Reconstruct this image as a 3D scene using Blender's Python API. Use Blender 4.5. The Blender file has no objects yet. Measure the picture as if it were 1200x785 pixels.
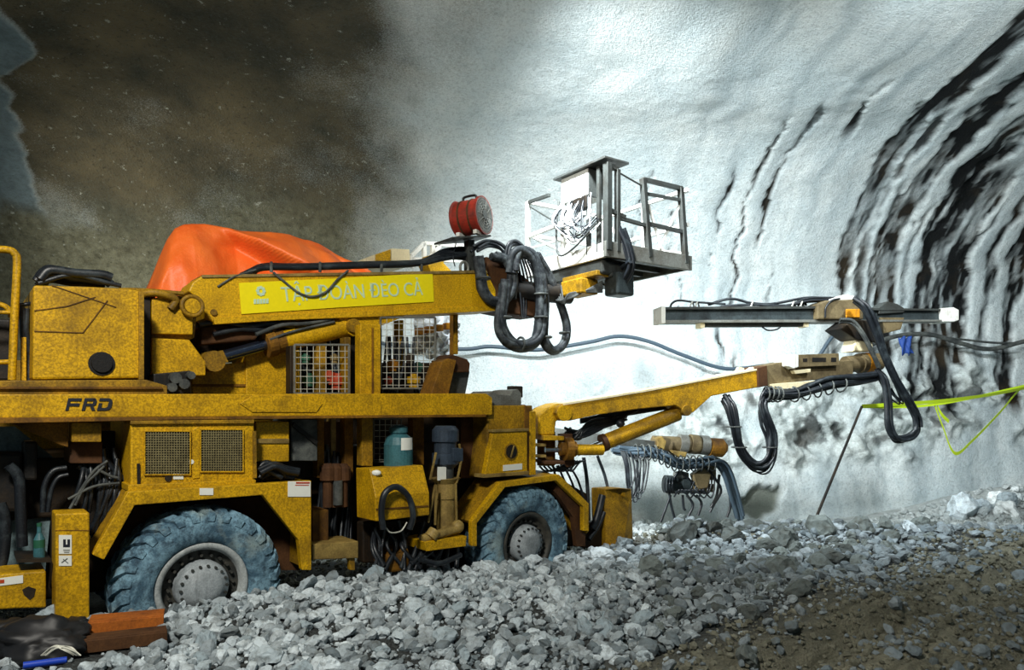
import bpy, bmesh, math, random
import numpy as np
from mathutils import Vector, Matrix, Quaternion

# ---------------------------------------------------------------- camera, world, lights, exposure
SC = bpy.context.scene
COL = SC.collection
FPX = 800.0                      # focal length in pixels of a 1200 px wide frame
CZ = 2.25                        # camera height
HORY = 474.0                     # pixel row of the horizon
cam_d = bpy.data.cameras.new('camera')
cam_d.sensor_width = 36.0
cam_d.lens = 36.0 * FPX / 1200.0
cam_d.shift_y = (HORY - 392.5) / 1200.0
cam_d.clip_end = 200
cam = bpy.data.objects.new('camera', cam_d)
COL.objects.link(cam)
cam.location = (0, 0, CZ)
cam.rotation_euler = (math.pi / 2, 0, 0)
SC.camera = cam

world = bpy.data.worlds.new('tunnel_ambient')
world.use_nodes = True
SC.world = world
world.node_tree.nodes['Background'].inputs[0].default_value = (0.42, 0.58, 0.66, 1)
world.node_tree.nodes['Background'].inputs[1].default_value = 0.20

def lamp(name, kind, loc, target, energy, color, **kw):
    d = bpy.data.lights.new(name, kind)
    d.energy = energy; d.color = color
    for k, v in kw.items(): setattr(d, k, v)
    o = bpy.data.objects.new(name, d); COL.objects.link(o)
    o.location = loc
    o.rotation_euler = (Vector(target) - Vector(loc)).to_track_quat('-Z', 'Y').to_euler()
    return o
lamp('unseen_roof_flood', 'SPOT', (0.3, 7.4, 7.0), (4.6, 15.0, 1.6), 4500, (0.90, 0.97, 1.0), spot_size=math.radians(112), spot_blend=1.0, shadow_soft_size=0.25)
lamp('unseen_roof_flood', 'SPOT', (5.5, 6.0, 7.0), (7.0, 15.0, 2.0), 1900, (0.90, 0.97, 1.0), spot_size=math.radians(120), spot_blend=0.9, shadow_soft_size=0.25)  # added spot, evens out the wall light towards the right
lamp('camera_side_fill', 'AREA', (-2.0, 0.2, 6.6), (-0.6, 6.6, 1.0), 640, (1.0, 0.96, 0.87), size=0.8)  # added fill above the camera for the rig flank and gravel
lamp('left_wall_fill', 'SPOT', (-10.0, 8.6, 4.6), (-4.5, 14.4, 3.2), 1500, (1.0, 0.97, 0.86), spot_size=math.radians(105), spot_blend=1.0, shadow_soft_size=0.3)  # added lamp out of view, brightens the lower left wall
lamp('low_wall_fill', 'SPOT', (0.1, 9.7, 2.45), (6.2, 14.4, 0.2), 1700, (0.92, 0.98, 1.0), spot_size=math.radians(110), spot_blend=1.0, shadow_soft_size=0.08)  # added lamp, brightens the low wall and floor beyond the rig

SC.view_settings.view_transform = 'Standard'
SC.view_settings.look = 'None'
SC.view_settings.gamma = 1.0
SC.view_settings.use_curve_mapping = False
SC.view_settings.exposure = 0.0

# ---------------------------------------------------------------- numeric noise
_rng = np.random.RandomState(7)
_perm = _rng.rand(256, 256).astype(np.float64)
def vnoise(x, y):
    xi = np.floor(x).astype(int); yi = np.floor(y).astype(int)
    fx = x - xi; fy = y - yi
    fx = fx * fx * fx * (fx * (fx * 6 - 15) + 10); fy = fy * fy * fy * (fy * (fy * 6 - 15) + 10)
    g = lambda a, b: _perm[a % 256, b % 256]
    return (g(xi, yi) * (1 - fx) * (1 - fy) + g(xi + 1, yi) * fx * (1 - fy) + g(xi, yi + 1) * (1 - fx) * fy + g(xi + 1, yi + 1) * fx * fy) * 2 - 1
def fbm(x, y, octaves=4, gain=0.5):
    s = 0; a = 1; t = 0
    for i in range(octaves):
        s = s + a * vnoise(x * 2 ** i + 17.3 * i, y * 2 ** i + 5.1 * i); t += a; a *= gain
    return s / t
def sstep(a, b, x):
    t = np.clip((x - a) / (b - a), 0, 1); return t * t * (3 - 2 * t)

# ---------------------------------------------------------------- materials
def rgb(r, g, b):
    f = lambda c: (c / 255 / 12.92) if c / 255 <= 0.04045 else ((c / 255 + 0.055) / 1.055) ** 2.4
    return (f(r), f(g), f(b), 1)
class NT:
    def __init__(s, name):
        s.m = bpy.data.materials.new(name); s.m.use_nodes = True
        s.t = s.m.node_tree; s.b = s.t.nodes['Principled BSDF']
    def n(s, kind, **kw):
        o = s.t.nodes.new(kind)
        for k, v in kw.items():
            if k in o.inputs: o.inputs[k].default_value = v
            else: setattr(o, k, v)
        return o
    def l(s, a, b): s.t.links.new(a, b)
    def noise(s, scale, detail=4, rough=0.6, coord=None, dist=0.0):
        o = s.n('ShaderNodeTexNoise'); o.inputs['Scale'].default_value = scale; o.inputs['Detail'].default_value = detail
        o.inputs['Roughness'].default_value = rough; o.inputs['Distortion'].default_value = dist
        if coord is not None: s.l(coord, o.inputs['Vector'])
        return o.outputs['Fac']
    def ramp(s, fac, a, b, ca=(0, 0, 0, 1), cb=(1, 1, 1, 1)):
        o = s.n('ShaderNodeValToRGB'); e = o.color_ramp.elements
        e[0].position = a; e[1].position = b; e[0].color = ca; e[1].color = cb
        s.l(fac, o.inputs[0]); return o.outputs[0]
    def mix(s, fac, a, b):
        o = s.n('ShaderNodeMix', data_type='RGBA')
        if isinstance(fac, (int, float)): o.inputs[0].default_value = fac
        else: s.l(fac, o.inputs[0])
        for i, v in ((6, a), (7, b)):
            if isinstance(v, tuple): o.inputs[i].default_value = v
            else: s.l(v, o.inputs[i])
        return o.outputs[2]
    def mul(s, a, k):
        o = s.n('ShaderNodeMath', operation='MULTIPLY'); s.l(a, o.inputs[0])
        if isinstance(k, (int, float)): o.inputs[1].default_value = k
        else: s.l(k, o.inputs[1])
        return o.outputs[0]
    def bump(s, h, strength, dist=0.02):
        o = s.n('ShaderNodeBump'); o.inputs['Strength'].default_value = strength; o.inputs['Distance'].default_value = dist
        s.l(h, o.inputs['Height']); s.l(o.outputs[0], s.b.inputs['Normal'])
    def coord(s, which='Object', scale=None):
        o = s.n('ShaderNodeTexCoord').outputs[which]
        if scale:
            m = s.n('ShaderNodeMapping'); m.inputs['Scale'].default_value = scale; s.l(o, m.inputs['Vector']); o = m.outputs[0]
        return o
def worn(name, base, dirt, amount=0.35, rough=0.55, metal=0.0, scale=3.0, var=0.25, bump=0.15, streak=True, spec=0.3):
    """paint or metal with grime patches, small speckles and vertical run marks"""
    t = NT(name); c = t.coord()
    n1 = t.noise(scale, 6, 0.65, c); n2 = t.noise(scale * 16, 3, 0.6, c)
    dark = tuple(v * (1 - var) for v in base[:3]) + (1,)
    col = t.mix(t.ramp(t.noise(55, 3, 0.75, c), 0.40, 0.60), dark, base)
    col = t.mix(t.mul(t.ramp(n1, 0.62 - amount * 0.5, 0.80 - amount * 0.3), min(1.0, 0.35 + amount)), col, dirt)
    col = t.mix(t.mul(t.ramp(n2, 0.62, 0.74), 0.55), col, dirt)
    if streak:
        n3 = t.noise(3.0, 4, 0.6, t.coord('Object', (9, 9, 0.8)))
        col = t.mix(t.mul(t.ramp(n3, 0.58, 0.75), 0.45), col, dirt)
    t.l(col, t.b.inputs['Base Color'])
    t.b.inputs['Roughness'].default_value = rough; t.b.inputs['Metallic'].default_value = metal
    t.b.inputs['Specular IOR Level'].default_value = spec
    t.bump(n2, bump, 0.01)
    return t.m
def plain(name, c, rough=0.6, metal=0.0, var=0.2, scale=25):
    t = NT(name); co = t.coord()
    t.l(t.mix(t.noise(scale, 3, 0.6, co), tuple(v * (1 - var) for v in c[:3]) + (1,), tuple(min(1, v * (1 + var)) for v in c[:3]) + (1,)), t.b.inputs['Base Color'])
    t.b.inputs['Roughness'].default_value = rough; t.b.inputs['Metallic'].default_value = metal
    return t.m
GRIME = rgb(58, 42, 18)
MT = {
 'yellow': worn('yellow_paint', rgb(212, 164, 14), rgb(96, 70, 16), 0.32, 0.5, var=0.48),
 'boom_yellow': worn('boom_yellow_paint', rgb(216, 168, 14), rgb(128, 94, 16), 0.24, 0.5, var=0.42),
 'grimy_yellow': worn('grimy_boom_yellow', rgb(204, 154, 18), rgb(84, 64, 24), 0.40, 0.55, var=0.48, scale=4),
 'dirty_yellow': worn('dirty_yellow_paint', rgb(182, 138, 20), rgb(62, 46, 18), 0.48, 0.6, var=0.48),
 'rusty_yellow': worn('rusty_yellow_paint', rgb(150, 104, 18), rgb(60, 38, 14), 0.55, 0.7, var=0.4),
 'banner': plain('banner_vinyl', rgb(232, 214, 0), 0.45, var=0.08),
 'lettering': plain('pale_lettering', rgb(182, 208, 178), 0.5, var=0.05),
 'navy': plain('navy_lettering', rgb(22, 26, 36), 0.5),
 'black_steel': worn('black_steel', rgb(26, 25, 24), rgb(60, 48, 32), 0.35, 0.5),
 'chassis': worn('oily_chassis', rgb(30, 24, 17), rgb(62, 44, 20), 0.35, 0.6),
 'hose': worn('rubber_hose', rgb(22, 27, 33), rgb(74, 84, 88), 0.22, 0.42, scale=6, streak=False, spec=0.5),
 'hose_grey': worn('dusty_hose', rgb(58, 62, 62), rgb(112, 116, 110), 0.35, 0.6, scale=6, streak=False),
 'tyre': worn('dusty_tyre', rgb(104, 136, 154), rgb(34, 50, 64), 0.40, 0.85, scale=5, var=0.35, bump=0.5, streak=False),
 'rim': worn('pale_rim', rgb(170, 176, 176), rgb(70, 72, 70), 0.3, 0.55, scale=5),
 'hub': worn('grey_hub', rgb(158, 166, 170), rgb(70, 76, 78), 0.3, 0.55, scale=6),
 'dark_rim': worn('dark_rim', rgb(48, 50, 48), rgb(92, 88, 78), 0.35, 0.6, scale=5),
 'chrome': plain('chrome_rod', rgb(190, 200, 210), 0.22, 1.0, var=0.05),
 'dark_chrome': plain('dark_rod', rgb(96, 108, 134), 0.18, 0.95, var=0.1),
 'steel': worn('grey_steel', rgb(128, 130, 124), rgb(72, 62, 48), 0.35, 0.5, 0.3, scale=4),
 'dark_steel': worn('dark_grey_steel', rgb(72, 76, 74), rgb(40, 34, 26), 0.35, 0.5, 0.3, scale=4),
 'feed': worn('feed_steel', rgb(74, 84, 86), rgb(34, 34, 34), 0.4, 0.45, 0.5, scale=5),
 'white_and_lit_paint': worn('white_and_lit_paint', rgb(226, 228, 222), rgb(140, 118, 86), 0.25, 0.5, scale=4, var=0.08),  # white parts, and the lit colour of the basket sides
 'cream': worn('cream_and_lit_paint', rgb(226, 214, 176), rgb(150, 120, 60), 0.25, 0.5, scale=4, var=0.08),  # cream parts, and the lit top edge of the drill boom
 'rust': worn('brown_rust', rgb(84, 54, 28), rgb(48, 28, 14), 0.45, 0.8, scale=5),
 'orange_rust': worn('orange_brown_rust', rgb(168, 92, 26), rgb(86, 44, 16), 0.4, 0.8, scale=5),
 'tan': worn('tan_steel', rgb(158, 134, 74), rgb(74, 58, 30), 0.48, 0.55, scale=5),
 'brown_steel': worn('muddy_boom_steel', rgb(118, 104, 74), rgb(62, 50, 32), 0.4, 0.6, scale=5),
 'orange': worn('orange_paint', rgb(206, 136, 24), rgb(110, 80, 30), 0.35, 0.5, scale=6),
 'red': worn('red_fan_paint', rgb(158, 48, 32), rgb(78, 36, 28), 0.42, 0.5, scale=7),
 'teal': worn('teal_tank', rgb(60, 108, 116), rgb(30, 50, 54), 0.35, 0.45, scale=6),
 'blue_grey': worn('blue_grey_panel', rgb(122, 144, 148), rgb(40, 46, 44), 0.4, 0.6, scale=4),
 'motor': worn('blue_grey_motor', rgb(62, 74, 88), rgb(34, 38, 44), 0.35, 0.4, 0.3, scale=6),
 'sticker': plain('white_sticker', rgb(220, 222, 214), 0.5, var=0.06),
 'wire': plain('galvanised_wire', rgb(196, 196, 184), 0.5, 0.3),
 'grille_wire': worn('grille_wire', rgb(132, 122, 84), rgb(84, 76, 50), 0.3, 0.6, scale=12),
 'mesh_grille': worn('perforated_grille', rgb(44, 42, 32), rgb(26, 24, 18), 0.3, 0.6, scale=12),
 'green': plain('green_valve', rgb(30, 84, 62), 0.5),
 'red_valve': plain('red_valve', rgb(172, 60, 24), 0.5),
 'blue': plain('blue_plastic', rgb(22, 60, 168), 0.4),
 'navy_cloth': plain('navy_cloth', rgb(28, 66, 140), 0.7),
 'hose_dust': worn('dusty_black_hose', rgb(40, 45, 50), rgb(104, 112, 114), 0.30, 0.6, scale=9, streak=False, var=0.5),
 'black_cloth': plain('black_bag', rgb(16, 17, 20), 0.55, var=0.3, scale=8),
 'tape': plain('lime_tape', rgb(206, 236, 40), 0.5, var=0.05),
 'wall_cable': plain('blue_grey_cable', rgb(62, 78, 90), 0.5),
 'plastic_sheet': plain('pale_plastic_sheet', rgb(222, 228, 232), 0.35, var=0.06),
}
def tyre_mat():
    t = NT('mud_dusted_tyre'); c = t.coord()
    n = t.noise(4.5, 6, 0.7, c, 0.4); n2 = t.noise(16, 5, 0.7, c); n3 = t.noise(60, 3, 0.7, c)
    col = t.mix(t.ramp(n, 0.42, 0.60), rgb(54, 84, 102), rgb(118, 154, 172))
    col = t.mix(t.mul(t.ramp(n2, 0.50, 0.66), 0.75), col, rgb(30, 46, 60))
    col = t.mix(t.mul(t.ramp(t.noise(2.6, 4, 0.6, c), 0.54, 0.66), 0.6), col, rgb(150, 166, 162))
    col = t.mix(t.mul(t.ramp(n3, 0.52, 0.64), 0.4), col, rgb(26, 38, 48))
    t.l(col, t.b.inputs['Base Color']); t.b.inputs['Roughness'].default_value = 0.9
    t.bump(n2, 0.6, 0.02)
    return t.m
MT['tyre'] = tyre_mat()
def tarp_mat():
    t = NT('orange_tarp'); c = t.coord()
    n = t.noise(1.6, 5, 0.6, c); n2 = t.noise(60, 2, 0.5, c)
    col = t.mix(t.ramp(n, 0.35, 0.7), rgb(250, 122, 44), rgb(236, 92, 26))
    col = t.mix(t.mul(t.ramp(n2, 0.5, 0.7), 0.25), col, rgb(250, 150, 90))
    t.l(col, t.b.inputs['Base Color']); t.b.inputs['Roughness'].default_value = 0.5
    t.bump(t.noise(14, 4, 0.6, c, 0.6), 0.25, 0.03)
    return t.m
MT['tarp'] = tarp_mat()
def rock_mat(name, a, b, mud, use_attr):
    t = NT(name); c = t.coord()
    if use_attr:
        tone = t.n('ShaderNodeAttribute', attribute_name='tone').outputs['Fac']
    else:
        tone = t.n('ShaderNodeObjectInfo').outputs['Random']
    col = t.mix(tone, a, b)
    n = t.noise(9 if use_attr else 5, 5, 0.65, c)
    col = t.mix(t.mul(t.ramp(n, 0.46, 0.7), 0.7), col, mud)
    col = t.mix(t.mul(t.ramp(t.noise(55, 3, 0.6, c), 0.52, 0.7), 0.35), col, mud)
    t.l(col, t.b.inputs['Base Color']); t.b.inputs['Roughness'].default_value = 0.85
    t.bump(t.noise(30, 5, 0.7, c), 0.5, 0.02)
    return t.m
MT['rock'] = rock_mat('grey_rock', rgb(140, 156, 164), rgb(214, 226, 232), rgb(92, 96, 92), False)
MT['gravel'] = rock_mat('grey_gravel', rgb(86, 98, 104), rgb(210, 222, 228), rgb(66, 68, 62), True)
MT['brown_rock'] = rock_mat('muddy_rock', rgb(66, 73, 72), rgb(108, 118, 116), rgb(52, 50, 40), False)
MT['clod'] = rock_mat('muddy_clods', rgb(84, 84, 70), rgb(150, 150, 136), rgb(62, 62, 50), True)
MT['pale_gravel'] = rock_mat('dust_white_gravel', rgb(150, 158, 158), rgb(232, 238, 238), rgb(112, 116, 112), True)
MT['pale_rock'] = rock_mat('dust_white_rock', rgb(190, 200, 202), rgb(230, 236, 236), rgb(120, 124, 120), False)

# ---------------------------------------------------------------- reading the photograph's geometry
def W(x, y, Y):
    return Vector(((x - 600) / FPX * Y, Y, CZ + (HORY - y) / FPX * Y))
class Plane:
    """an upright plane through (ox, oy) along (ux, uy); w counts away from the camera behind it"""
    def __init__(s, o, u):
        l = math.hypot(*u); s.o = o; s.u = (u[0] / l, u[1] / l); s.v = (-s.u[1], s.u[0])
    def p(s, x, y, w=0.0):
        r = (x - 600) / FPX
        ox = s.o[0] + w * s.v[0]; oy = s.o[1] + w * s.v[1]
        t = (r * oy - ox) / (s.u[0] - r * s.u[1])
        Y = oy + t * s.u[1]
        return Vector((ox + t * s.u[0], Y, CZ + (HORY - y) / FPX * Y))
    def g(s, t, w, z): return Vector((s.o[0] + t * s.u[0] + w * s.v[0], s.o[1] + t * s.u[1] + w * s.v[1], z))
    def tw(s, X, Y):
        dx = X - s.o[0]; dy = Y - s.o[1]
        return dx * s.u[0] + dy * s.u[1], dx * s.v[0] + dy * s.v[1]
MP = Plane((-2.65, 5.86), (0.775, 0.632))     # near flank of the drill rig, through the outer faces of its wheels
def P(x, y, w=0.0): return MP.p(x, y, w)
def V3(plane, w): return Vector((plane.v[0] * w, plane.v[1] * w, 0))

# ---------------------------------------------------------------- mesh builder (world coordinates in, one object out)
def catmull(pts, n):
    pts = [Vector(p) for p in pts]
    if len(pts) < 3: return [pts[0].lerp(pts[-1], i / n) for i in range(n + 1)]
    P_ = [pts[0] * 2 - pts[1]] + pts + [pts[-1] * 2 - pts[-2]]
    out = []
    for i in range(1, len(P_) - 2):
        a, b, c, d = P_[i - 1], P_[i], P_[i + 1], P_[i + 2]
        for k in range(n):
            t = k / n
            out.append(0.5 * ((2 * b) + (c - a) * t + (2 * a - 5 * b + 4 * c - d) * t * t + (3 * b - a - 3 * c + d) * t ** 3))
    out.append(pts[-1]); return out
def ico(sub):
    bm = bmesh.new(); bmesh.ops.create_icosphere(bm, subdivisions=sub, radius=0.5)
    v = np.array([q.co[:] for q in bm.verts]); f = np.array([[q.index for q in p.verts] for p in bm.faces]); bm.free()
    return v, f
class MB:
    def __init__(s): s.v = []; s.f = []; s.sm = []
    def add(s, vs, fs, smooth=False):
        k = len(s.v); s.v += [tuple(v) for v in vs]
        for f in fs: s.f.append([i + k for i in f]); s.sm.append(smooth)
        return s
    def extr(s, pts, d):
        n = len(pts); pts = [Vector(p) for p in pts]; d = Vector(d)
        s.add(pts + [p + d for p in pts], [list(range(n))[::-1], list(range(n, 2 * n))] + [[i, (i + 1) % n, (i + 1) % n + n, i + n] for i in range(n)])
        return s
    def plate(s, px, w0, w1, plane=None):
        pl = plane or MP
        return s.extr([pl.p(x, y, w0) for x, y in px], V3(pl, w1 - w0))
    def prect(s, x0, y0, x1, y1, w0, w1, plane=None):
        return s.plate([(x0, y0), (x1, y0), (x1, y1), (x0, y1)], w0, w1, plane)
    def obox(s, c, ax, ay, az):
        c, ax, ay, az = map(Vector, (c, ax, ay, az))
        vs = [c + ax * i + ay * j + az * k for i in (-.5, .5) for j in (-.5, .5) for k in (-.5, .5)]
        s.add(vs, [[0, 1, 3, 2], [4, 6, 7, 5], [0, 4, 5, 1], [2, 3, 7, 6], [0, 2, 6, 4], [1, 5, 7, 3]]); return s
    def bar(s, a, b, wx, wz, up=(0, 0, 1)):
        a, b = Vector(a), Vector(b); d = b - a; up = Vector(up)
        if abs(d.normalized().dot(up)) > 0.98: up = Vector((0.632, -0.775, 0)) 
        sx = d.cross(up).normalized(); sz = sx.cross(d).normalized()
        return s.obox((a + b) / 2, d, sx * wx, sz * wz)
    def cyl(s, a, b, r, r2=None, n=16, cap=True):
        a, b = Vector(a), Vector(b); r2 = r if r2 is None else r2
        d = (b - a).normalized(); q = d.to_track_quat('Z', 'X'); x = q @ Vector((1, 0, 0)); y = q @ Vector((0, 1, 0))
        ring = lambda c, rr: [c + x * (rr * math.cos(2 * math.pi * i / n)) + y * (rr * math.sin(2 * math.pi * i / n)) for i in range(n)]
        k = len(s.v)
        s.add(ring(a, r) + ring(b, r2), [[i, (i + 1) % n, (i + 1) % n + n, i + n] for i in range(n)], True)
        if cap:
            s.add(ring(a, r), [list(range(n))[::-1]]); s.add(ring(b, r2), [list(range(n))])
        return s
    def steps(s, a, b, prof, n=20):
        """turned body along a->b; prof = [(fraction, radius), ...]"""
        a, b = Vector(a), Vector(b); d = (b - a); q = d.to_track_quat('Z', 'X'); x = q @ Vector((1, 0, 0)); y = q @ Vector((0, 1, 0))
        vs = []; 
        for t, r in prof:
            c = a + d * t
            vs += [c + x * (r * math.cos(2 * math.pi * i / n)) + y * (r * math.sin(2 * math.pi * i / n)) for i in range(n)]
        m = len(prof)
        fs = [[j * n + i, j * n + (i + 1) % n, (j + 1) * n + (i + 1) % n, (j + 1) * n + i] for j in range(m - 1) for i in range(n)]
        s.add(vs, fs, False); s.add(vs[:n], [list(range(n))[::-1]]); s.add(vs[-n:], [list(range(n))]); return s
    def tube(s, pts, r, n=8, sub=6, taper=None):
        p = catmull(pts, sub) if sub > 1 else [Vector(q) for q in pts]
        vs = []; m = len(p); x = None
        for i in range(m):
            d = (p[min(i + 1, m - 1)] - p[max(i - 1, 0)])
            if d.length < 1e-9: d = Vector((0, 0, 1))
            d.normalize()
            if x is None: x = d.orthogonal().normalized()
            x = (x - d * x.dot(d))
            x = x.normalized() if x.length > 1e-6 else d.orthogonal().normalized()
            y = d.cross(x); rr = r if taper is None else r * (1 + (taper - 1) * i / (m - 1))
            vs += [p[i] + x * (rr * math.cos(2 * math.pi * k / n)) + y * (rr * math.sin(2 * math.pi * k / n)) for k in range(n)]
        fs = [[j * n + k, j * n + (k + 1) % n, (j + 1) * n + (k + 1) % n, (j + 1) * n + k] for j in range(m - 1) for k in range(n)]
        s.add(vs, fs, True); s.add(vs[:n], [list(range(n))[::-1]]); s.add(vs[-n:], [list(range(n))]); return s
    def bundle(s, pts, n, spread, r, seed=1, sub=6, jit=0.5):
        rn = random.Random(seed)
        for k in range(n):
            a = 2 * math.pi * k / max(1, n) + rn.random(); rad = spread * math.sqrt(rn.random() * 0.9 + 0.1)
            q = []
            for i, p in enumerate(pts):
                a2 = a + 0.5 * math.sin(i * 0.9 + k)
                q.append(Vector(p) + Vector((math.cos(a2) * rad, math.sin(a2 * 1.7) * rad, math.sin(a2) * rad)) * (1 + jit * (rn.random() - .5)))
            s.tube(q, r * (0.8 + 0.4 * rn.random()), 6, sub)
        return s
    def ball(s, c, r, sc=(1, 1, 1), n=10, m=8):
        vs = []
        for j in range(m + 1):
            th = math.pi * j / m
            for i in range(n):
                ph = 2 * math.pi * i / n
                vs.append(Vector(c) + Vector((r * sc[0] * math.sin(th) * math.cos(ph), r * sc[1] * math.sin(th) * math.sin(ph), r * sc[2] * math.cos(th))))
        s.add(vs, [[j * n + i, (j + 1) * n + i, (j + 1) * n + (i + 1) % n, j * n + (i + 1) % n] for j in range(m) for i in range(n)], True); return s
    def build(s, name, mat, parent=None, bevel=0.0, at=None):
        me = bpy.data.meshes.new(name)
        inv = None; off = Vector((0, 0, 0))
        o = bpy.data.objects.new(name, me); COL.objects.link(o)
        base = WORLD_OF[parent] if parent is not None else Matrix.Translation(Vector(at) if at is not None else Vector((0, 0, 0)))
        inv = base.inverted()
        me.from_pydata([inv @ Vector(v) for v in s.v], [], s.f)
        me.polygons.foreach_set('use_smooth', s.sm)
        bm = bmesh.new(); bm.from_mesh(me); bmesh.ops.recalc_face_normals(bm, faces=bm.faces); bm.to_mesh(me); bm.free()
        me.materials.append(MT[mat] if isinstance(mat, str) else mat)
        if parent is not None: o.parent = parent
        else: o.matrix_world = base
        WORLD_OF[o] = base
        if bevel:
            b = o.modifiers.new('edge', 'BEVEL'); b.width = bevel; b.segments = 2; b.limit_method = 'ANGLE'; b.angle_limit = math.radians(40)
        return o
WORLD_OF = {}
def thing(name, loc, label, cat, group=None, rz=0.0):
    o = bpy.data.objects.new(name, None); COL.objects.link(o)
    m = Matrix.Translation(Vector(loc)) @ Matrix.Rotation(rz, 4, 'Z')
    o.matrix_world = m; WORLD_OF[o] = m; o.empty_display_size = 0.3
    return tag(o, label, cat, group)
def tag(o, label, cat=None, group=None, kind=None):
    if label: o['label'] = label
    if cat: o['category'] = cat
    if group: o['group'] = group
    if kind: o['kind'] = kind
    return o
def letters(name, body, c, ex, ez, height, mat, parent, depth=0.004, align='CENTER', shear=0.0, lab=None, bold=0.0):
    """raised lettering: c = centre of the line, ex along, ez up"""
    cu = bpy.data.curves.new(name, 'FONT'); cu.body = body; cu.size = 1.0; cu.align_x = align; cu.align_y = 'CENTER'; cu.extrude = 0.5; cu.shear = shear; cu.offset = bold
    tmp = bpy.data.objects.new('tmp_text', cu); COL.objects.link(tmp)
    bpy.context.view_layer.update()
    me = bpy.data.meshes.new_from_object(tmp.evaluated_get(bpy.context.evaluated_depsgraph_get()))
    COL.objects.unlink(tmp); bpy.data.objects.remove(tmp)
    ex = Vector(ex).normalized(); ez = Vector(ez).normalized(); en = ex.cross(ez)
    k = height / 0.72
    b = MB()
    b.v = [tuple(Vector(c) + ex * (v.co.x * k) + ez * (v.co.y * k) + en * (v.co.z * depth)) for v in me.vertices]
    b.f = [list(p.vertices) for p in me.polygons]; b.sm = [False] * len(b.f)
    bpy.data.meshes.remove(me)
    o = b.build(name, mat, parent)
    if lab: o['label'] = lab
    return o
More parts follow.
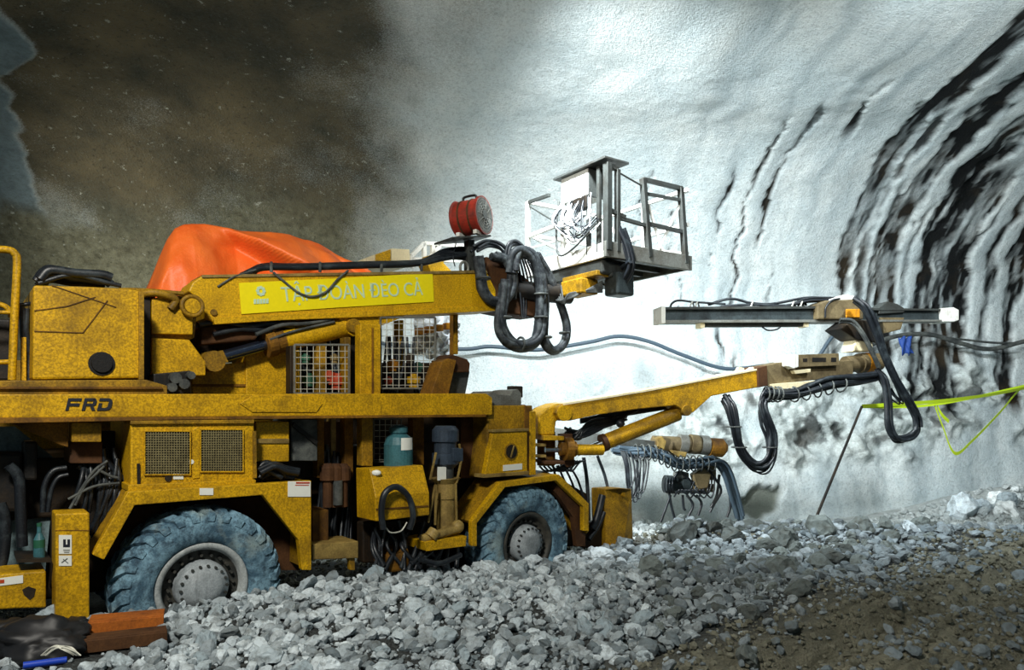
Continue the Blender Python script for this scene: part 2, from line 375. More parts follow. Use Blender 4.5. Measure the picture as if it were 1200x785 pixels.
# ================================================================ the tunnel wall and vault
PROF = [(0.55, -1.2), (0.5, -0.6), (0.28, 1.0), (0.06, 3.0), (0.0, 4.7), (0.95, 6.1), (2.4, 7.1), (3.85, 7.46), (5.5, 7.7), (8.5, 7.9), (12.5, 7.8), (16.5, 7.2)]
def wall_Y(X): return 14.9 + 0.08 * X
def build_wall():
    pr = catmull([Vector((d, z, 0)) for d, z in PROF], 40)
    d = np.array([p.x for p in pr]); z = np.array([p.y for p in pr])
    L = np.concatenate([[0], np.cumsum(np.hypot(np.diff(d), np.diff(z)))])
    nv = 300; v = np.concatenate([np.linspace(0, 11.5, 230), np.linspace(11.56, L[-1], 50)])
    D = np.interp(v, L, d); Z = np.interp(v, L, z)
    dD = np.gradient(D, v); dZ = np.gradient(Z, v)
    X1 = np.arange(-15, 17.001, 0.055)
    X, Vv = np.meshgrid(X1, v, indexing='ij')
    D = np.broadcast_to(D, X.shape); Z = np.broadcast_to(Z, X.shape)
    nD = np.broadcast_to(dZ, X.shape); nZ = np.broadcast_to(-dD, X.shape)      # inward normal of the section (towards the road)
    wob = 0.35 * fbm(Vv * 0.55, X * 0.12 + 3, 3) + 0.10 * fbm(Vv * 2.2, X * 0.8, 3)
    S = X + wob
    h = 0.14 * fbm(X * 0.4, Vv * 0.35, 3) + 0.022 * fbm(X * 1.7, Vv * 1.3 + 9, 4) + 0.010 * fbm(X * 6, Vv * 6, 3)
    # long folds along the arch
    h += 0.05 * fbm(S * 1.1, Vv * 0.16 + 4, 3) * sstep(1.5, 4, X)
    # rough bare rock low down on the right half
    rough = sstep(1.0, 2.2, X) * (1 - sstep(3.7, 4.2, Vv + 0.9 * fbm(X * 0.6, Vv * 0.6, 2))) * sstep(2.1, 2.7, Vv + 0.8 * fbm(X * 0.7 + 5, Vv * 0.5, 3)) * sstep(-.35, .0, fbm(X * .8 + 2, Vv * .9, 3) + .22)
    rid = 1 - np.abs(fbm(X * 1.2 + Vv * 0.5, Vv * 1.5, 4)) * 2
    h += rough * (0.26 * (rid - 0.5) + 0.14 * fbm(X * 3.2, Vv * 3.2, 3) + 0.07 * (1 - 2 * np.abs(fbm(X * 6.5, Vv * 5.0, 3))))
    # dark bands of wet rock between the sprayed concrete, following the section
    dark = np.zeros_like(X)
    def band(x0, half, v0, v1, amp=1.0, ragged=0.5, soft=0.08):
        nonlocal dark, h
        c = np.abs(S - x0 + 0.12 * fbm(Vv * 1.4 + x0 * 7, X * 0.3, 3) + 0.05 * fbm(Vv * 5 + x0, X * 5, 3))
        hw = half * (1 + ragged * fbm(Vv * 1.1 + x0 * 3.1, X * 2.0, 3) + 0.35 * fbm(Vv * 3.5 + x0 * 5, X * 9, 3))
        m = (1 - sstep(hw - soft, hw + soft, c)) * np.clip(0.95 + 0.6 * fbm(Vv * 2.5 + x0 * 9, X * 7, 3), 0, 1) * sstep(v0, v0 + 0.7, Vv) * (1 - sstep(v1 - 0.8, v1, Vv))
        h = h - 0.10 * amp * m
        dark = np.maximum(dark, m * amp)
    band(7.40, 0.21, 3.9, 14, 1.0, 0.9)
    band(9.65, 0.12, 4.2, 12, 0.9, 1.0, .05); band(7.75, 0.10, 4.2, 11, 0.8, 1.2, .04); band(8.05, 0.05, 4.4, 9, 0.7, 1.5, .03); band(8.85, 0.05, 4.4, 8.5, 0.6, 1.5, .03); band(10.45, 0.06, 4.4, 8.5, 0.7, 1.5, .03)
    band(8.45, 0.25, 4.1, 14, 1.0, 0.8)
    band(9.35, 0.26, 3.2, 13, 1.0, 0.9)
    band(9.95, 0.46, 2.8, 9.5, 1.0, 0.8)
    band(10.9, 0.12, 4.2, 11, 0.9, 1.0)
    band(11.6, 0.2, 3.0, 12, 1.0, 0.9)
    band(12.6, 0.3, 3.0, 12, 1.0, 0.9)
    dark = dark * np.clip(0.92 + 1.0 * fbm(S * 8, Vv * 0.9 + 2, 4), 0.1, 1)
    streak = np.clip(0.15 + 1.0 * fbm(S * 4.5 + 3, Vv * 0.35, 4), 0, 1) * sstep(1.5, 4.0, X)
    # thin cracks
    for x0, v0, v1, hw in ((4.35, 6.2, 9.2, .035), (4.9, 5.2, 10.5, .03), (5.35, 6.6, 11, .045), (4.7, 4.2, 6.2, .03), (3.7, 5.0, 7.5, .022), (6.15, 9.4, 11.6, .06),
                           (5.0, 3.6, 5.0, .04), (3.35, 6.0, 8.6, .02), (5.75, 5.0, 7.0, .02), (2.6, 6.5, 9.5, .018), (1.7, 7.2, 9.2, .014)):
        band(x0, hw, v0, v1, 0.9, 1.4, 0.025)
    dark = np.maximum(dark, 0.7 * rough * sstep(0.26, 0.5, fbm(X * 2.4 + Vv, Vv * 2.2 - X * .6 + 2, 4)))
    # dark cast-shadow patch painted low on the wall and slightly sunk
    shade_m = (1 - sstep(.28, .42, np.hypot((X - 5.55 - .35 * (Vv - 1.4)) / 1.15, Vv - 1.32) + .22 * fbm(X * 3, Vv * 3, 3)))
    h -= 0.22 * shade_m
    # brown damp stain on the left half, sharp towards the left edge strip, fading to the right
    edge = np.interp(Vv, [7.8, 9.6, 10.6, 11.4], [-9.25, -8.5, -8.0, -7.0]) + 0.12 * fbm(Vv * 1.6, X * 0.3, 3) + 0.09 * fbm(Vv * 5, X * 4, 2)
    st = np.maximum(sstep(-0.06, 0.10, X - edge), 1 - sstep(7.0, 8.1, Vv + 0.5 * fbm(X * 1.5, Vv, 3))) * (1 - sstep(-4.2, -0.7, X + 1.0 * fbm(X * 0.5, Vv * 0.5 + 7, 3) + 0.35 * fbm(X * 2, Vv * 1.0, 3) - 0.30 * (Vv - 8)))
    st *= 0.86 + 0.30 * fbm(X * 0.8 + 3, Vv * 0.8, 4)
    low = sstep(6.6, 8.6, Vv + 0.6 * fbm(X * 0.4, Vv * 0.3, 2))
    h -= 0.03 * sstep(.3, .7, st)
    Yb = wall_Y(X)
    VX = X - 0.08 * 0 * h; VY = Yb - D - h * nD; VZ = Z + h * nZ * 1.0
    n1, n2 = X.shape
    co = np.stack([VX, VY, VZ], -1).reshape(-1, 3)
    me = bpy.data.meshes.new('wall_back')
    idx = np.arange(n1 * n2).reshape(n1, n2)
    f = np.stack([idx[:-1, :-1], idx[1:, :-1], idx[1:, 1:], idx[:-1, 1:]], -1).reshape(-1, 4)
    me.from_pydata(co.tolist(), [], f.tolist())
    me.polygons.foreach_set('use_smooth', [True] * len(me.polygons))
    for nm, arr in (('dark', dark), ('stain', st), ('low', low), ('rough', rough), ('shade_patch', shade_m), ('streak', streak), ('strip', 1 - sstep(-0.06, 0.10, X - edge))):
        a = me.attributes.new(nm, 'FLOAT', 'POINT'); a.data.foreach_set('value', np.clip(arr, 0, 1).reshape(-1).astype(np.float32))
    t = NT('sprayed_concrete'); c = t.coord()
    at = lambda n: t.n('ShaderNodeAttribute', attribute_name=n).outputs['Fac']
    n1_ = t.noise(0.7, 5, 0.6, c); n2_ = t.noise(6, 6, 0.7, c); n3_ = t.noise(28, 4, 0.7, c)
    col = t.mix(t.ramp(n1_, 0.35, 0.68), rgb(202, 214, 216), rgb(222, 228, 226))
    col = t.mix(t.mul(t.ramp(n2_, 0.5, 0.72), 0.45), col, rgb(168, 184, 188))
    col = t.mix(t.mul(at('streak'), 0.75), col, rgb(142, 158, 164))
    col = t.mix(t.mul(at('strip'), 0.8), col, t.mix(t.ramp(n2_, 0.4, 0.62), rgb(92, 120, 130), rgb(66, 90, 100)))
    rk = t.mix(t.ramp(n2_, 0.4, 0.62), rgb(196, 204, 200), rgb(122, 124, 112))
    col = t.mix(t.mul(at('rough'), 0.55), col, rk)
    brown = t.mix(t.ramp(n2_, 0.35, 0.7), rgb(134, 134, 112), rgb(86, 84, 66))
    brown2 = t.mix(t.ramp(n1_, 0.35, 0.65), rgb(66, 65, 54), rgb(112, 102, 78))
    brown = t.mix(at('low'), brown, brown2)
    speck = t.ramp(t.noise(5.5, 5, 0.8, c), 0.62, 0.68)
    brown = t.mix(t.mul(speck, 0.85), brown, rgb(206, 210, 196))
    fine = t.noise(45, 2, 0.7, c)
    sf = t.n('ShaderNodeMath', operation='ADD'); t.l(at('stain'), sf.inputs[0]); 
    sh = t.n('ShaderNodeMapRange'); sh.inputs[3].default_value = -0.28; sh.inputs[4].default_value = 0.28; t.l(fine, sh.inputs[0]); t.l(sh.outputs[0], sf.inputs[1])
    col = t.mix(t.ramp(sf.outputs[0], 0.22, 0.75), col, brown)
    col = t.mix(t.mul(t.ramp(t.noise(22, 4, 0.8, c), 0.5, 0.62), 0.30), col, rgb(96, 104, 100))
    col = t.mix(t.mul(t.ramp(t.noise(13, 5, 0.8, c), 0.56, 0.64), t.mul(at('stain'), 0.6)), col, rgb(38, 38, 32))
    col = t.mix(t.ramp(at('dark'), 0.12, 0.85), col, t.mix(t.ramp(n1_, 0.5, 0.62), rgb(15, 18, 19), rgb(44, 36, 24)))
    col = t.mix(t.mul(at('shade_patch'), 0.85), col, rgb(84, 88, 72))
    t.l(col, t.b.inputs['Base Color']); t.b.inputs['Roughness'].default_value = 0.8; t.b.inputs['Specular IOR Level'].default_value = 0.25
    hh = t.n('ShaderNodeMath', operation='ADD'); t.l(n3_, hh.inputs[0]); t.l(n2_, hh.inputs[1])
    t.bump(hh.outputs[0], 0.6, 0.06)
    me.materials.append(t.m)
    o = bpy.data.objects.new('wall_back', me); COL.objects.link(o)
    tag(o, 'pale sprayed concrete tunnel wall and vault with dark wet bands and a brown stain', None, None, 'structure')
    return o
build_wall()

# ================================================================ the ground
def ground_z(X, Y):
    X = np.asarray(X, float); Y = np.asarray(Y, float)
    t, w = MP.tw(X, Y)
    bank = 0.55 + (0.27 - 0.55) * sstep(0.3, 4.8, t)
    z = bank * sstep(-2.2, -0.6, w) + 0.40 * (1 - sstep(-2.2, -0.6, w))
    z = z * (1 - sstep(0.08, 0.5, w)) + 0.02 * sstep(0.08, 0.5, w)                      # the pad the rig stands on
    z = np.where(t > 5.0, z + (0.30 - z) * sstep(5.0, 5.8, t), z)
    far = np.clip((Y - 9.75 + 0.12 * fbm(X * 0.7, Y * 0.7, 2)) / 4.4, 0, 1)
    z = z * (1 - far) - 0.28 * far
    z = z + 0.20 * np.exp(-((X - 4.3) ** 2 / 1.0 + (Y - 10.2) ** 2 / 0.5)) + 0.22 * np.exp(-((X - 2.65) ** 2 / 0.16 + (Y - 10.3) ** 2 / 0.25)) + 0.10 * np.exp(-((X - 5.9) ** 2 / 0.8 + (Y - 10.2) ** 2 / 0.4))
    z = z + 0.75 * np.exp(-((X - 10.6) ** 2 / 4.0 + (Y - 14.6) ** 2 / 1.3))             # rubble heap at the wall
    z = z + 0.10 * sstep(8.0, 10.5, Y) * sstep(5.2, 7.0, X) * (1 - far)
    # wheel ruts in the haul road, parallel to the rig
    dirt = 1 - sstep(-3.5, -2.8, w + 0.25 * fbm(t * 0.8, w, 2))
    rut = np.exp(-((w + 3.72 + 0.06 * np.sin(t * 1.3)) / 0.16) ** 2)
    z = z - dirt * 0.20 * rut + dirt * 0.05 * np.exp(-((w + 3.35) / 0.2) ** 2) + dirt * 0.05 * np.exp(-((w + 4.1) / 0.2) ** 2)
    z = z - dirt * 0.12 * np.exp(-((w + 4.75) / 0.18) ** 2)
    z = z + dirt * (0.045 * fbm(t * 1.6, w * 6, 4) + 0.02 * fbm(t * 9, w * 12, 2))
    z = z + 0.035 * fbm(X * 1.5, Y * 1.5, 3)
    return z
def build_floor():
    X1 = np.concatenate([np.arange(-15, -5, .25), np.arange(-5, 9, 0.05), np.arange(9, 17.2, .12)]); Y1 = np.concatenate([np.arange(-3, 3.6, 0.3), np.arange(3.6, 11, 0.05), np.arange(11, 16.2, .1)])
    X, Y = np.meshgrid(X1, Y1, indexing='ij')
    t, w = MP.tw(X, Y)
    Z = ground_z(X, Y) + 0.016 * fbm(X * 7, Y * 7, 3)
    n1, n2 = X.shape
    me = bpy.data.meshes.new('floor')
    idx = np.arange(n1 * n2).reshape(n1, n2)
    f = np.stack([idx[:-1, :-1], idx[1:, :-1], idx[1:, 1:], idx[:-1, 1:]], -1).reshape(-1, 4)
    me.from_pydata(np.stack([X, Y, Z], -1).reshape(-1, 3).tolist(), [], f.tolist())
    me.polygons.foreach_set('use_smooth', [True] * len(me.polygons))
    pale = sstep(9.45, 9.75, Y + 0.25 * fbm(X * 2, Y * 2, 3) - 1.0 * sstep(2.4, 3.0, X))
    dirt = 1 - sstep(-3.6, -2.7, w + 0.3 * fbm(t * 0.8, w, 3))
    for nm, arr in (('pale', pale), ('dirt', dirt)):
        a = me.attributes.new(nm, 'FLOAT', 'POINT'); a.data.foreach_set('value', arr.reshape(-1).astype(np.float32))
    m = NT('tunnel_ground'); c = m.coord()
    at = lambda n: m.n('ShaderNodeAttribute', attribute_name=n).outputs['Fac']
    mp = m.n('ShaderNodeMapping'); mp.inputs['Rotation'].default_value = (0, 0, -math.atan2(0.632, 0.775)); m.l(c, mp.inputs['Vector'])
    mp2 = m.n('ShaderNodeMapping'); mp2.inputs['Scale'].default_value = (1.2, 9, 1); m.l(mp.outputs[0], mp2.inputs['Vector'])
    nn = m.noise(1.6, 6, 0.7, mp2.outputs[0]); ng = m.noise(38, 4, 0.7, c); nb = m.noise(5, 5, 0.65, c)
    dirtc = m.mix(m.ramp(nn, 0.35, 0.68), rgb(88, 87, 70), rgb(150, 147, 126))
    dirtc = m.mix(m.mul(m.ramp(ng, 0.5, 0.7), 0.6), dirtc, rgb(64, 63, 50))
    grav = m.mix(m.ramp(ng, 0.4, 0.65), rgb(28, 30, 29), rgb(74, 80, 80))
    col = m.mix(at('dirt'), grav, dirtc)
    col = m.mix(at('pale'), col, m.mix(m.ramp(nb, 0.4, 0.65), rgb(206, 212, 210), rgb(168, 174, 172)))
    m.l(col, m.b.inputs['Base Color']); m.b.inputs['Roughness'].default_value = 0.9
    hs = m.n('ShaderNodeMath', operation='ADD'); m.l(ng, hs.inputs[0]); m.l(nn, hs.inputs[1])
    m.bump(hs.outputs[0], 1.0, 0.05)
    me.materials.append(m.m)
    o = bpy.data.objects.new('floor', me); COL.objects.link(o)
    tag(o, 'stony tunnel floor with a muddy brown haul road and a dust white strip at the wall', None, None, 'structure')
build_floor()
# ================================================================ the drill rig
RIG = thing('drilling_rig', (MP.o[0], MP.o[1], 0.0), 'large yellow wheeled tunnel drilling rig with raised booms standing in the rubble', 'drill rig', None, math.atan2(MP.u[1], MP.u[0]))
def T(t, w, z): return MP.g(t, w, z)
def px_plate(name, px, w0, w1, mat, parent=RIG, bevel=0.008, label=None, plane=None):
    o = MB().plate(px, w0, w1, plane).build(name, mat, parent, bevel)
    if label: o['label'] = label
    return o
def rect(x0, y0, x1, y1): return [(x0, y0), (x1, y0), (x1, y1), (x0, y1)]

# ---------------------------------------------------------------- hidden core: chassis, far flank
b = MB()
b.obox(T(1.2, 1.35, 0.95), Vector((MP.u[0], MP.u[1], 0)) * 6.6, V3(MP, 1.0), (0, 0, 0.75))
b.obox(T(1.3, 1.45, 1.55), Vector((MP.u[0], MP.u[1], 0)) * 5.4, V3(MP, 1.5), (0, 0, 0.5))
b.build('chassis', 'chassis', RIG, 0.02)
b = MB()
b.obox(T(-0.2, 2.35, 1.95), Vector((MP.u[0], MP.u[1], 0)) * 3.6, V3(MP, 0.12), (0, 0, 1.5))
b.build('far_side_panel', 'dirty_yellow', RIG, 0.01)
for tt in (0.05, 3.75):
    MB().cyl(T(tt, 0.35, 0.66), T(tt, 2.45, 0.66), 0.13).steps(T(tt, 1.0, 0.66), T(tt, 1.6, 0.66), [(0, .13), (.25, .26), (.75, .26), (1, .13)]).build('axle', 'chassis', RIG)

# ---------------------------------------------------------------- wheels
def wheel(px, py, w, R, mats, yaw=0.0, label=None, far=False):
    c = P(px, py, w) if not far else px
    v = Vector((MP.v[0], MP.v[1], 0)); u = Vector((MP.u[0], MP.u[1], 0))
    if yaw:
        q = Quaternion((0, 0, 1), yaw); v = q @ v; u = q @ u
    if far: v = -v
    z = Vector((0, 0, 1))
    def ring(r, d, a): return c + u * (r * math.cos(a)) + z * (r * math.sin(a)) + v * d
    def lathe(prof, n=48, smooth=True):
        m = MB(); vs = [ring(r, d, 2 * math.pi * i / n) for r, d in prof for i in range(n)]; k = len(prof)
        m.add(vs, [[j * n + i, j * n + (i + 1) % n, (j + 1) * n + (i + 1) % n, (j + 1) * n + i] for j in range(k - 1) for i in range(n)], smooth); return m
    rr = R * 0.545
    rim = lathe([(rr * 0.98, .03), (rr * 1.02, .0), (rr, -.012), (rr * .90, -.005), (rr * .86, .035), (rr * .83, .07)])
    wh = rim.build('wheel', mats[1], RIG)
    lathe([(rr * .84, .06), (rr * .80, .085), (rr * .62, .10), (rr * .5, .11), (rr * .2, .11), (rr * .02, .11)]).build('wheel_disc', 'dark_rim', wh)
    wh['label'] = label
    wd = 0.40
    ty = lathe([(rr * 1.0, .03), (rr * 1.06, -.015), (R * .68, -.035), (R * .80, -.03), (R * .90, .0), (R * .955, .05), (R * .965, wd * .5), (R * .955, wd - .05), (R * .90, wd), (R * .8, wd + .03), (rr * 1.06, wd), (rr, wd - .03)])
    NL = 30
    for side in (0, 1):
        for k in range(NL):
            a0 = 2 * math.pi * (k + 0.5 * side) / NL; da = 2 * math.pi / NL
            # shoulder lug running from sidewall to the tread centre, slanted
            d0 = -.028 if side == 0 else wd + .028; d1 = .012 if side == 0 else wd - .012; d2 = wd * .48 if side == 0 else wd * .52
            sl = 0.9 * da
            sect = []
            for (r, d, off, wdt) in ((R * .83, d0 - (.006 if side == 0 else -.006), 0, .22), (R * .925, d0 + (.010 if side == 0 else -.010), 0.0, .26), (R * 1.0, d1 + (.02 if side == 0 else -.02), .08, .27), (R * 1.004, d2, sl, .24)):
                sect.append([ring(r, d, a0 + off - da * wdt), ring(r, d, a0 + off + da * wdt)])
            base = []
            for (r, d, off, wdt) in ((R * .80, d0 + (.02 if side == 0 else -.02), 0, .30), (R * .88, d0 + (.035 if side == 0 else -.035), 0, .34), (R * .94, d1 + (.03 if side == 0 else -.03), .08, .34), (R * .94, d2, sl, .3)):
                base.append([ring(r, d, a0 + off - da * wdt), ring(r, d, a0 + off + da * wdt)])
            vs = [p for s_ in sect for p in s_] + [p for s_ in base for p in s_]
            fs = []
            for i in range(3):
                fs.append([2 * i, 2 * i + 1, 2 * i + 3, 2 * i + 2]); fs.append([2 * i, 2 * i + 2, 8 + 2 * i + 2, 8 + 2 * i]); fs.append([2 * i + 1, 8 + 2 * i + 1, 8 + 2 * i + 3, 2 * i + 3])
            fs += [[0, 8, 9, 1], [6, 7, 15, 14]]
            ty.add(vs, fs)
    t_ = ty.build('tyre', 'tyre', wh)
    lathe([(rr * .60, .10), (rr * .60, .03), (rr * .56, -.02), (rr * .40, -.05), (rr * .36, -.075), (rr * .2, -.085), (.0, -.088)], 32).build('hub', 'hub', wh)
    nb = MB()
    for k in range(20):
        a = 2 * math.pi * k / 20; r = rr * .71
        nb.cyl(ring(r, .10, a), ring(r, .045, a), .014, n=6)
    nb.build('nut_ring', mats[2], wh)['kind'] = 'stuff'
    nb = MB()
    for k in range(18):
        a = 2 * math.pi * k / 18; r = rr * .50
        nb.cyl(ring(r, -.02, a), ring(r, -.05, a), .013, n=6)
    nb.build('hub_bolts', 'dark_steel', wh)['kind'] = 'stuff'
    return wh
wheel(238, 688, 0.02, 0.685, ('tyre', 'rim', 'dark_rim'), 0, 'rear wheel with a pale rim and a dusty blue grey tyre')
wheel(619, 637, 0.02, 0.685, ('tyre', 'dark_rim', 'dark_rim'), 0.0, 'front wheel with a dark rim and pale hub')
wheel(T(0.05, 2.55, 0.66), 0, 0, 0.685, ('tyre', 'rim', 'dark_rim'), 0, 'far rear wheel', True)
wheel(T(3.75, 2.55, 0.60), 0, 0, 0.685, ('tyre', 'dark_rim', 'dark_rim'), 0, 'far front wheel', True)

# ---------------------------------------------------------------- main frame beam with its lettering
beam = px_plate('frame_beam', [(-40, 462), (570, 461), (577, 466), (577, 486), (-40, 490)], 0.06, 0.36, 'yellow')
px_plate('beam_shadow_strip', [(-40, 489.5), (200, 488.5), (570, 485.5), (570, 488.5), (200, 492), (-40, 497)], 0.03, 0.40, 'rusty_yellow', beam, 0.004)  # dark strip coloured in for the shade under the beam
px_plate('beam_top_plate', [(-40, 446), (172, 445), (196, 452), (196, 462), (-40, 462)], 0.12, 0.5, 'dirty_yellow', beam, 0.006)
px_plate('beam_ledge', [(-40, 453), (190, 453), (190, 455.5), (-40, 455.5)], 0.09, 0.13, 'rusty_yellow', beam, 0.0)
# the six sided weld patch
hexo = [(281, 473), (296, 463.5), (370, 463.5), (378, 473), (371, 483), (296, 483)]
px_plate('weld_patch', hexo, 0.048, 0.06, 'yellow', beam, 0.004)
ex = Vector((MP.u[0], MP.u[1], 0)); n_ = Vector((MP.v[0], MP.v[1], 0))
# FRD lettering, cut from strips
def strokes(name, polys, w, mat, parent, d=0.006):
    m = MB()
    for pl in polys: m.plate(pl, w - d, w)
    return m.build(name, mat, parent)
f0 = [[(80, 466.5), (96, 466.5), (95, 469.8), (82.5, 469.8), (80, 481), (76.5, 481)], [(82, 472.5), (93.5, 472.5), (92.6, 475.8), (81.3, 475.8)]]
f1 = [[(99.5, 466.5), (112, 466.5), (111.2, 469.8), (102, 469.8), (99.5, 481), (95.5, 481)], [(109, 466.5), (112.6, 467.2), (113.6, 470), (112.2, 474.5), (109.4, 475.6), (101, 475.6), (101.7, 472.8), (108.6, 472.8), (109.8, 470)], [(105, 474.8), (108.8, 474.8), (111.8, 481), (107.4, 481)]]
f2 = [[(117, 466.5), (128, 466.5), (131, 468), (132, 471), (130.6, 477), (128, 480), (124.5, 481), (113.6, 481), (114.4, 477.8), (123.8, 477.8), (126, 476.5), (127.6, 471.2), (126.5, 469.8), (116.3, 469.8)], [(116, 472.4), (119.8, 472.4), (118.2, 478.5), (114.4, 478.5)]]
strokes('maker_lettering', f0 + f1 + f2, 0.058, 'navy', beam)['label'] = 'dark block letters FRD'

# ---------------------------------------------------------------- tank box and pedestal at the rear
tank = px_plate('tank', [(39, 334), (110, 336), (150, 338), (167, 341), (167, 443), (38, 445)], 0.15, 1.35, 'yellow', bevel=0.02, label='yellow box shaped tank')
b = MB()
for a, c in (((40, 364), (78, 359)), ((78, 359), (112, 348)), ((40, 388), (97, 390)), ((97, 390), (126, 352)), ((60, 334), (136, 360))):
    b.bar(P(*a, 0.147), P(*c, 0.147), 0.008, 0.007)
b.build('panel_seam', 'rusty_yellow', tank)
c0 = P(119, 426, 0.15)
MB().steps(c0 + n_ * 0.02, c0 - n_ * 0.03, [(0, .095), (.6, .095), (.6, .075), (1, .072)]).build('filler_cap', 'black_steel', tank)
px_plate('tank_edge', [(163, 341), (169, 342), (169, 445), (163, 445)], 0.12, 0.2, 'dirty_yellow', tank, 0.004)
ped = px_plate('pedestal', [(176, 352), (194, 344), (222, 348), (232, 360), (228, 396), (222, 398), (240, 424), (240, 440), (176, 442)], 0.55, 1.25, 'dirty_yellow', bevel=0.015)
px_plate('pedestal_plate', [(178, 350), (200, 346), (216, 356), (226, 372), (226, 392), (178, 391)], 0.48, 0.56, 'yellow', ped, 0.008)
px_plate('pedestal_block', [(178, 396), (222, 398), (241, 424), (241, 440), (178, 440)], 0.46, 0.58, 'yellow', ped, 0.01)
pc = P(224, 359, 0.47)
MB().cyl(pc - n_ * 0.055, pc + n_ * 0.9, 0.068).build('pivot_pin', 'yellow', ped)
MB().tube([pc - n_ * .04 + (ex * math.cos(a) + Vector((0, 0, 1)) * math.sin(a)) * .088 for a in [2 * math.pi * i / 20 for i in range(21)]], .02, 8, 1).build('pin_collar', 'dirty_yellow', ped)
b = MB(); b.tube([P(165, 345, .5), P(180, 343, .45), P(196, 346, .44), P(206, 352, .45), P(200, 362, .46)], 0.035, 8).tube([P(120, 341, .4), P(160, 340, .5), P(215, 344, .5)], .02)
b.build('grab_pipe', 'dirty_yellow', ped)
px_plate('gap_shade_plate', [(168, 346), (176, 346), (176, 445), (168, 445)], 0.5, 0.9, 'black_steel', RIG, 0)  # black sheet standing in for the shade between tank and pedestal
px_plate('valve_block', [(180, 438), (224, 434), (224, 462), (196, 462), (180, 452)], 0.3, 0.9, 'black_steel', RIG, 0.01)
for (x, y, r) in ((204, 443, .05), (214, 450, .045), (200, 454, .04), (222, 440, .035)):
    q = P(x, y, .3); MB().cyl(q - n_ * .07, q + n_ * .05, r, n=10).build('valve', 'hose_grey', RIG)

# ---------------------------------------------------------------- yellow boxes over the frame behind the lift cylinder
px_plate('hydraulic_box', [(225, 430), (288, 424), (288, 462), (225, 462)], 0.86, 1.3, 'yellow', bevel=0.012)
px_plate('hydraulic_box', [(288, 410), (338, 398), (338, 462), (288, 462)], 0.84, 1.3, 'yellow', bevel=0.012)
px_plate('box_strip', [(226, 450), (288, 450), (288, 453), (226, 453)], 0.845, 0.86, 'rusty_yellow', RIG, 0)

# ---------------------------------------------------------------- the upper (basket) boom
boom = px_plate('basket_boom', [(221, 341), (226, 331), (237, 323), (300, 321.5), (570, 317.5), (581, 340), (581, 363), (440, 370), (395, 372), (330, 374), (252, 379), (243, 372), (238, 360), (230, 348)], 0.60, 1.00, 'boom_yellow', bevel=0.012)
px_plate('boom_lower_flange', [(250, 372), (330, 368.5), (440, 364), (581, 357.5), (583, 364), (440, 371), (330, 375), (252, 380)], 0.575, 1.02, 'boom_yellow', boom, 0.004)
px_plate('boom_top_flange', [(237, 322), (570, 316.5), (572, 320), (237, 325.5)], 0.585, 1.01, 'tan', boom, 0.004)
px_plate('cylinder_lug', [(395, 369), (409, 391), (414, 394), (421, 393), (440, 384), (462, 376), (480, 368)], 0.62, 0.98, 'boom_yellow', boom, 0.01)
q = P(413.5, 382, 0.62); MB().steps(q - n_ * .04, q + n_ * .45, [(0, .04), (0, .075), (.06, .085), (.94, .085), (1, .07)]).build('lug_pin', 'dirty_yellow', boom)
q = P(250, 366, 0.60); MB().cyl(q - n_ * .02, q, .03).build('bolt', 'dirty_yellow', boom)
ban = px_plate('banner', [(280, 331.5), (400, 325.8), (507, 319.8), (508.5, 353.5), (400, 360), (283, 368)], 0.588, 0.597, 'banner', boom, 0, 'bright yellow banner with pale lettering and emblem')
# lettering follows the banner
def ban_pt(x, y): return P(x, y, 0.586)
A_, B_ = ban_pt(330, 346), ban_pt(495, 339)
ez = (Vector((0, 0, 1)) - (B_ - A_).normalized() * (B_ - A_).normalized().z).normalized()
words = letters('banner_lettering', 'TẬP ĐOÀN ĐÈO CẢ', (A_ + B_) / 2, B_ - A_, ez, 0.155, 'lettering', ban, 0.006, lab='pale capital lettering')
# fit the line to its width on the banner
xs = [(WORLD_OF[words] @ v.co - A_).dot((B_ - A_).normalized()) for v in words.data.vertices]
k = (B_ - A_).length / (max(xs) - min(xs)); m_ = (A_ + B_) / 2; d_ = (B_ - A_).normalized(); inv = WORLD_OF[words].inverted()
for v in words.data.vertices:
    w_ = WORLD_OF[words] @ v.co; s_ = (w_ - m_).dot(d_); w_ = w_ + d_ * (s_ * (k - 1)); v.co = inv @ w_
b = MB()
for i in range(8):
    a = math.pi * 2 * i / 8
    c = ban_pt(305.5, 341); b.cyl(c + ex * (.032 * math.cos(a)) + Vector((0, 0, .035 * math.sin(a))), c + ex * (.032 * math.cos(a)) + Vector((0, 0, .035 * math.sin(a))) - n_ * .006, .017, n=8)
for i in range(5):
    b.plate([(297.5 + i * 3.6, 350.5 - i * .15), (300.3 + i * 3.6, 350.3 - i * .15), (300.3 + i * 3.6, 356 - i * .15), (297.5 + i * 3.6, 356.2 - i * .15)], .582, .588)
b.build('emblem', 'lettering', ban)['label'] = 'pale round emblem over a short word mark'
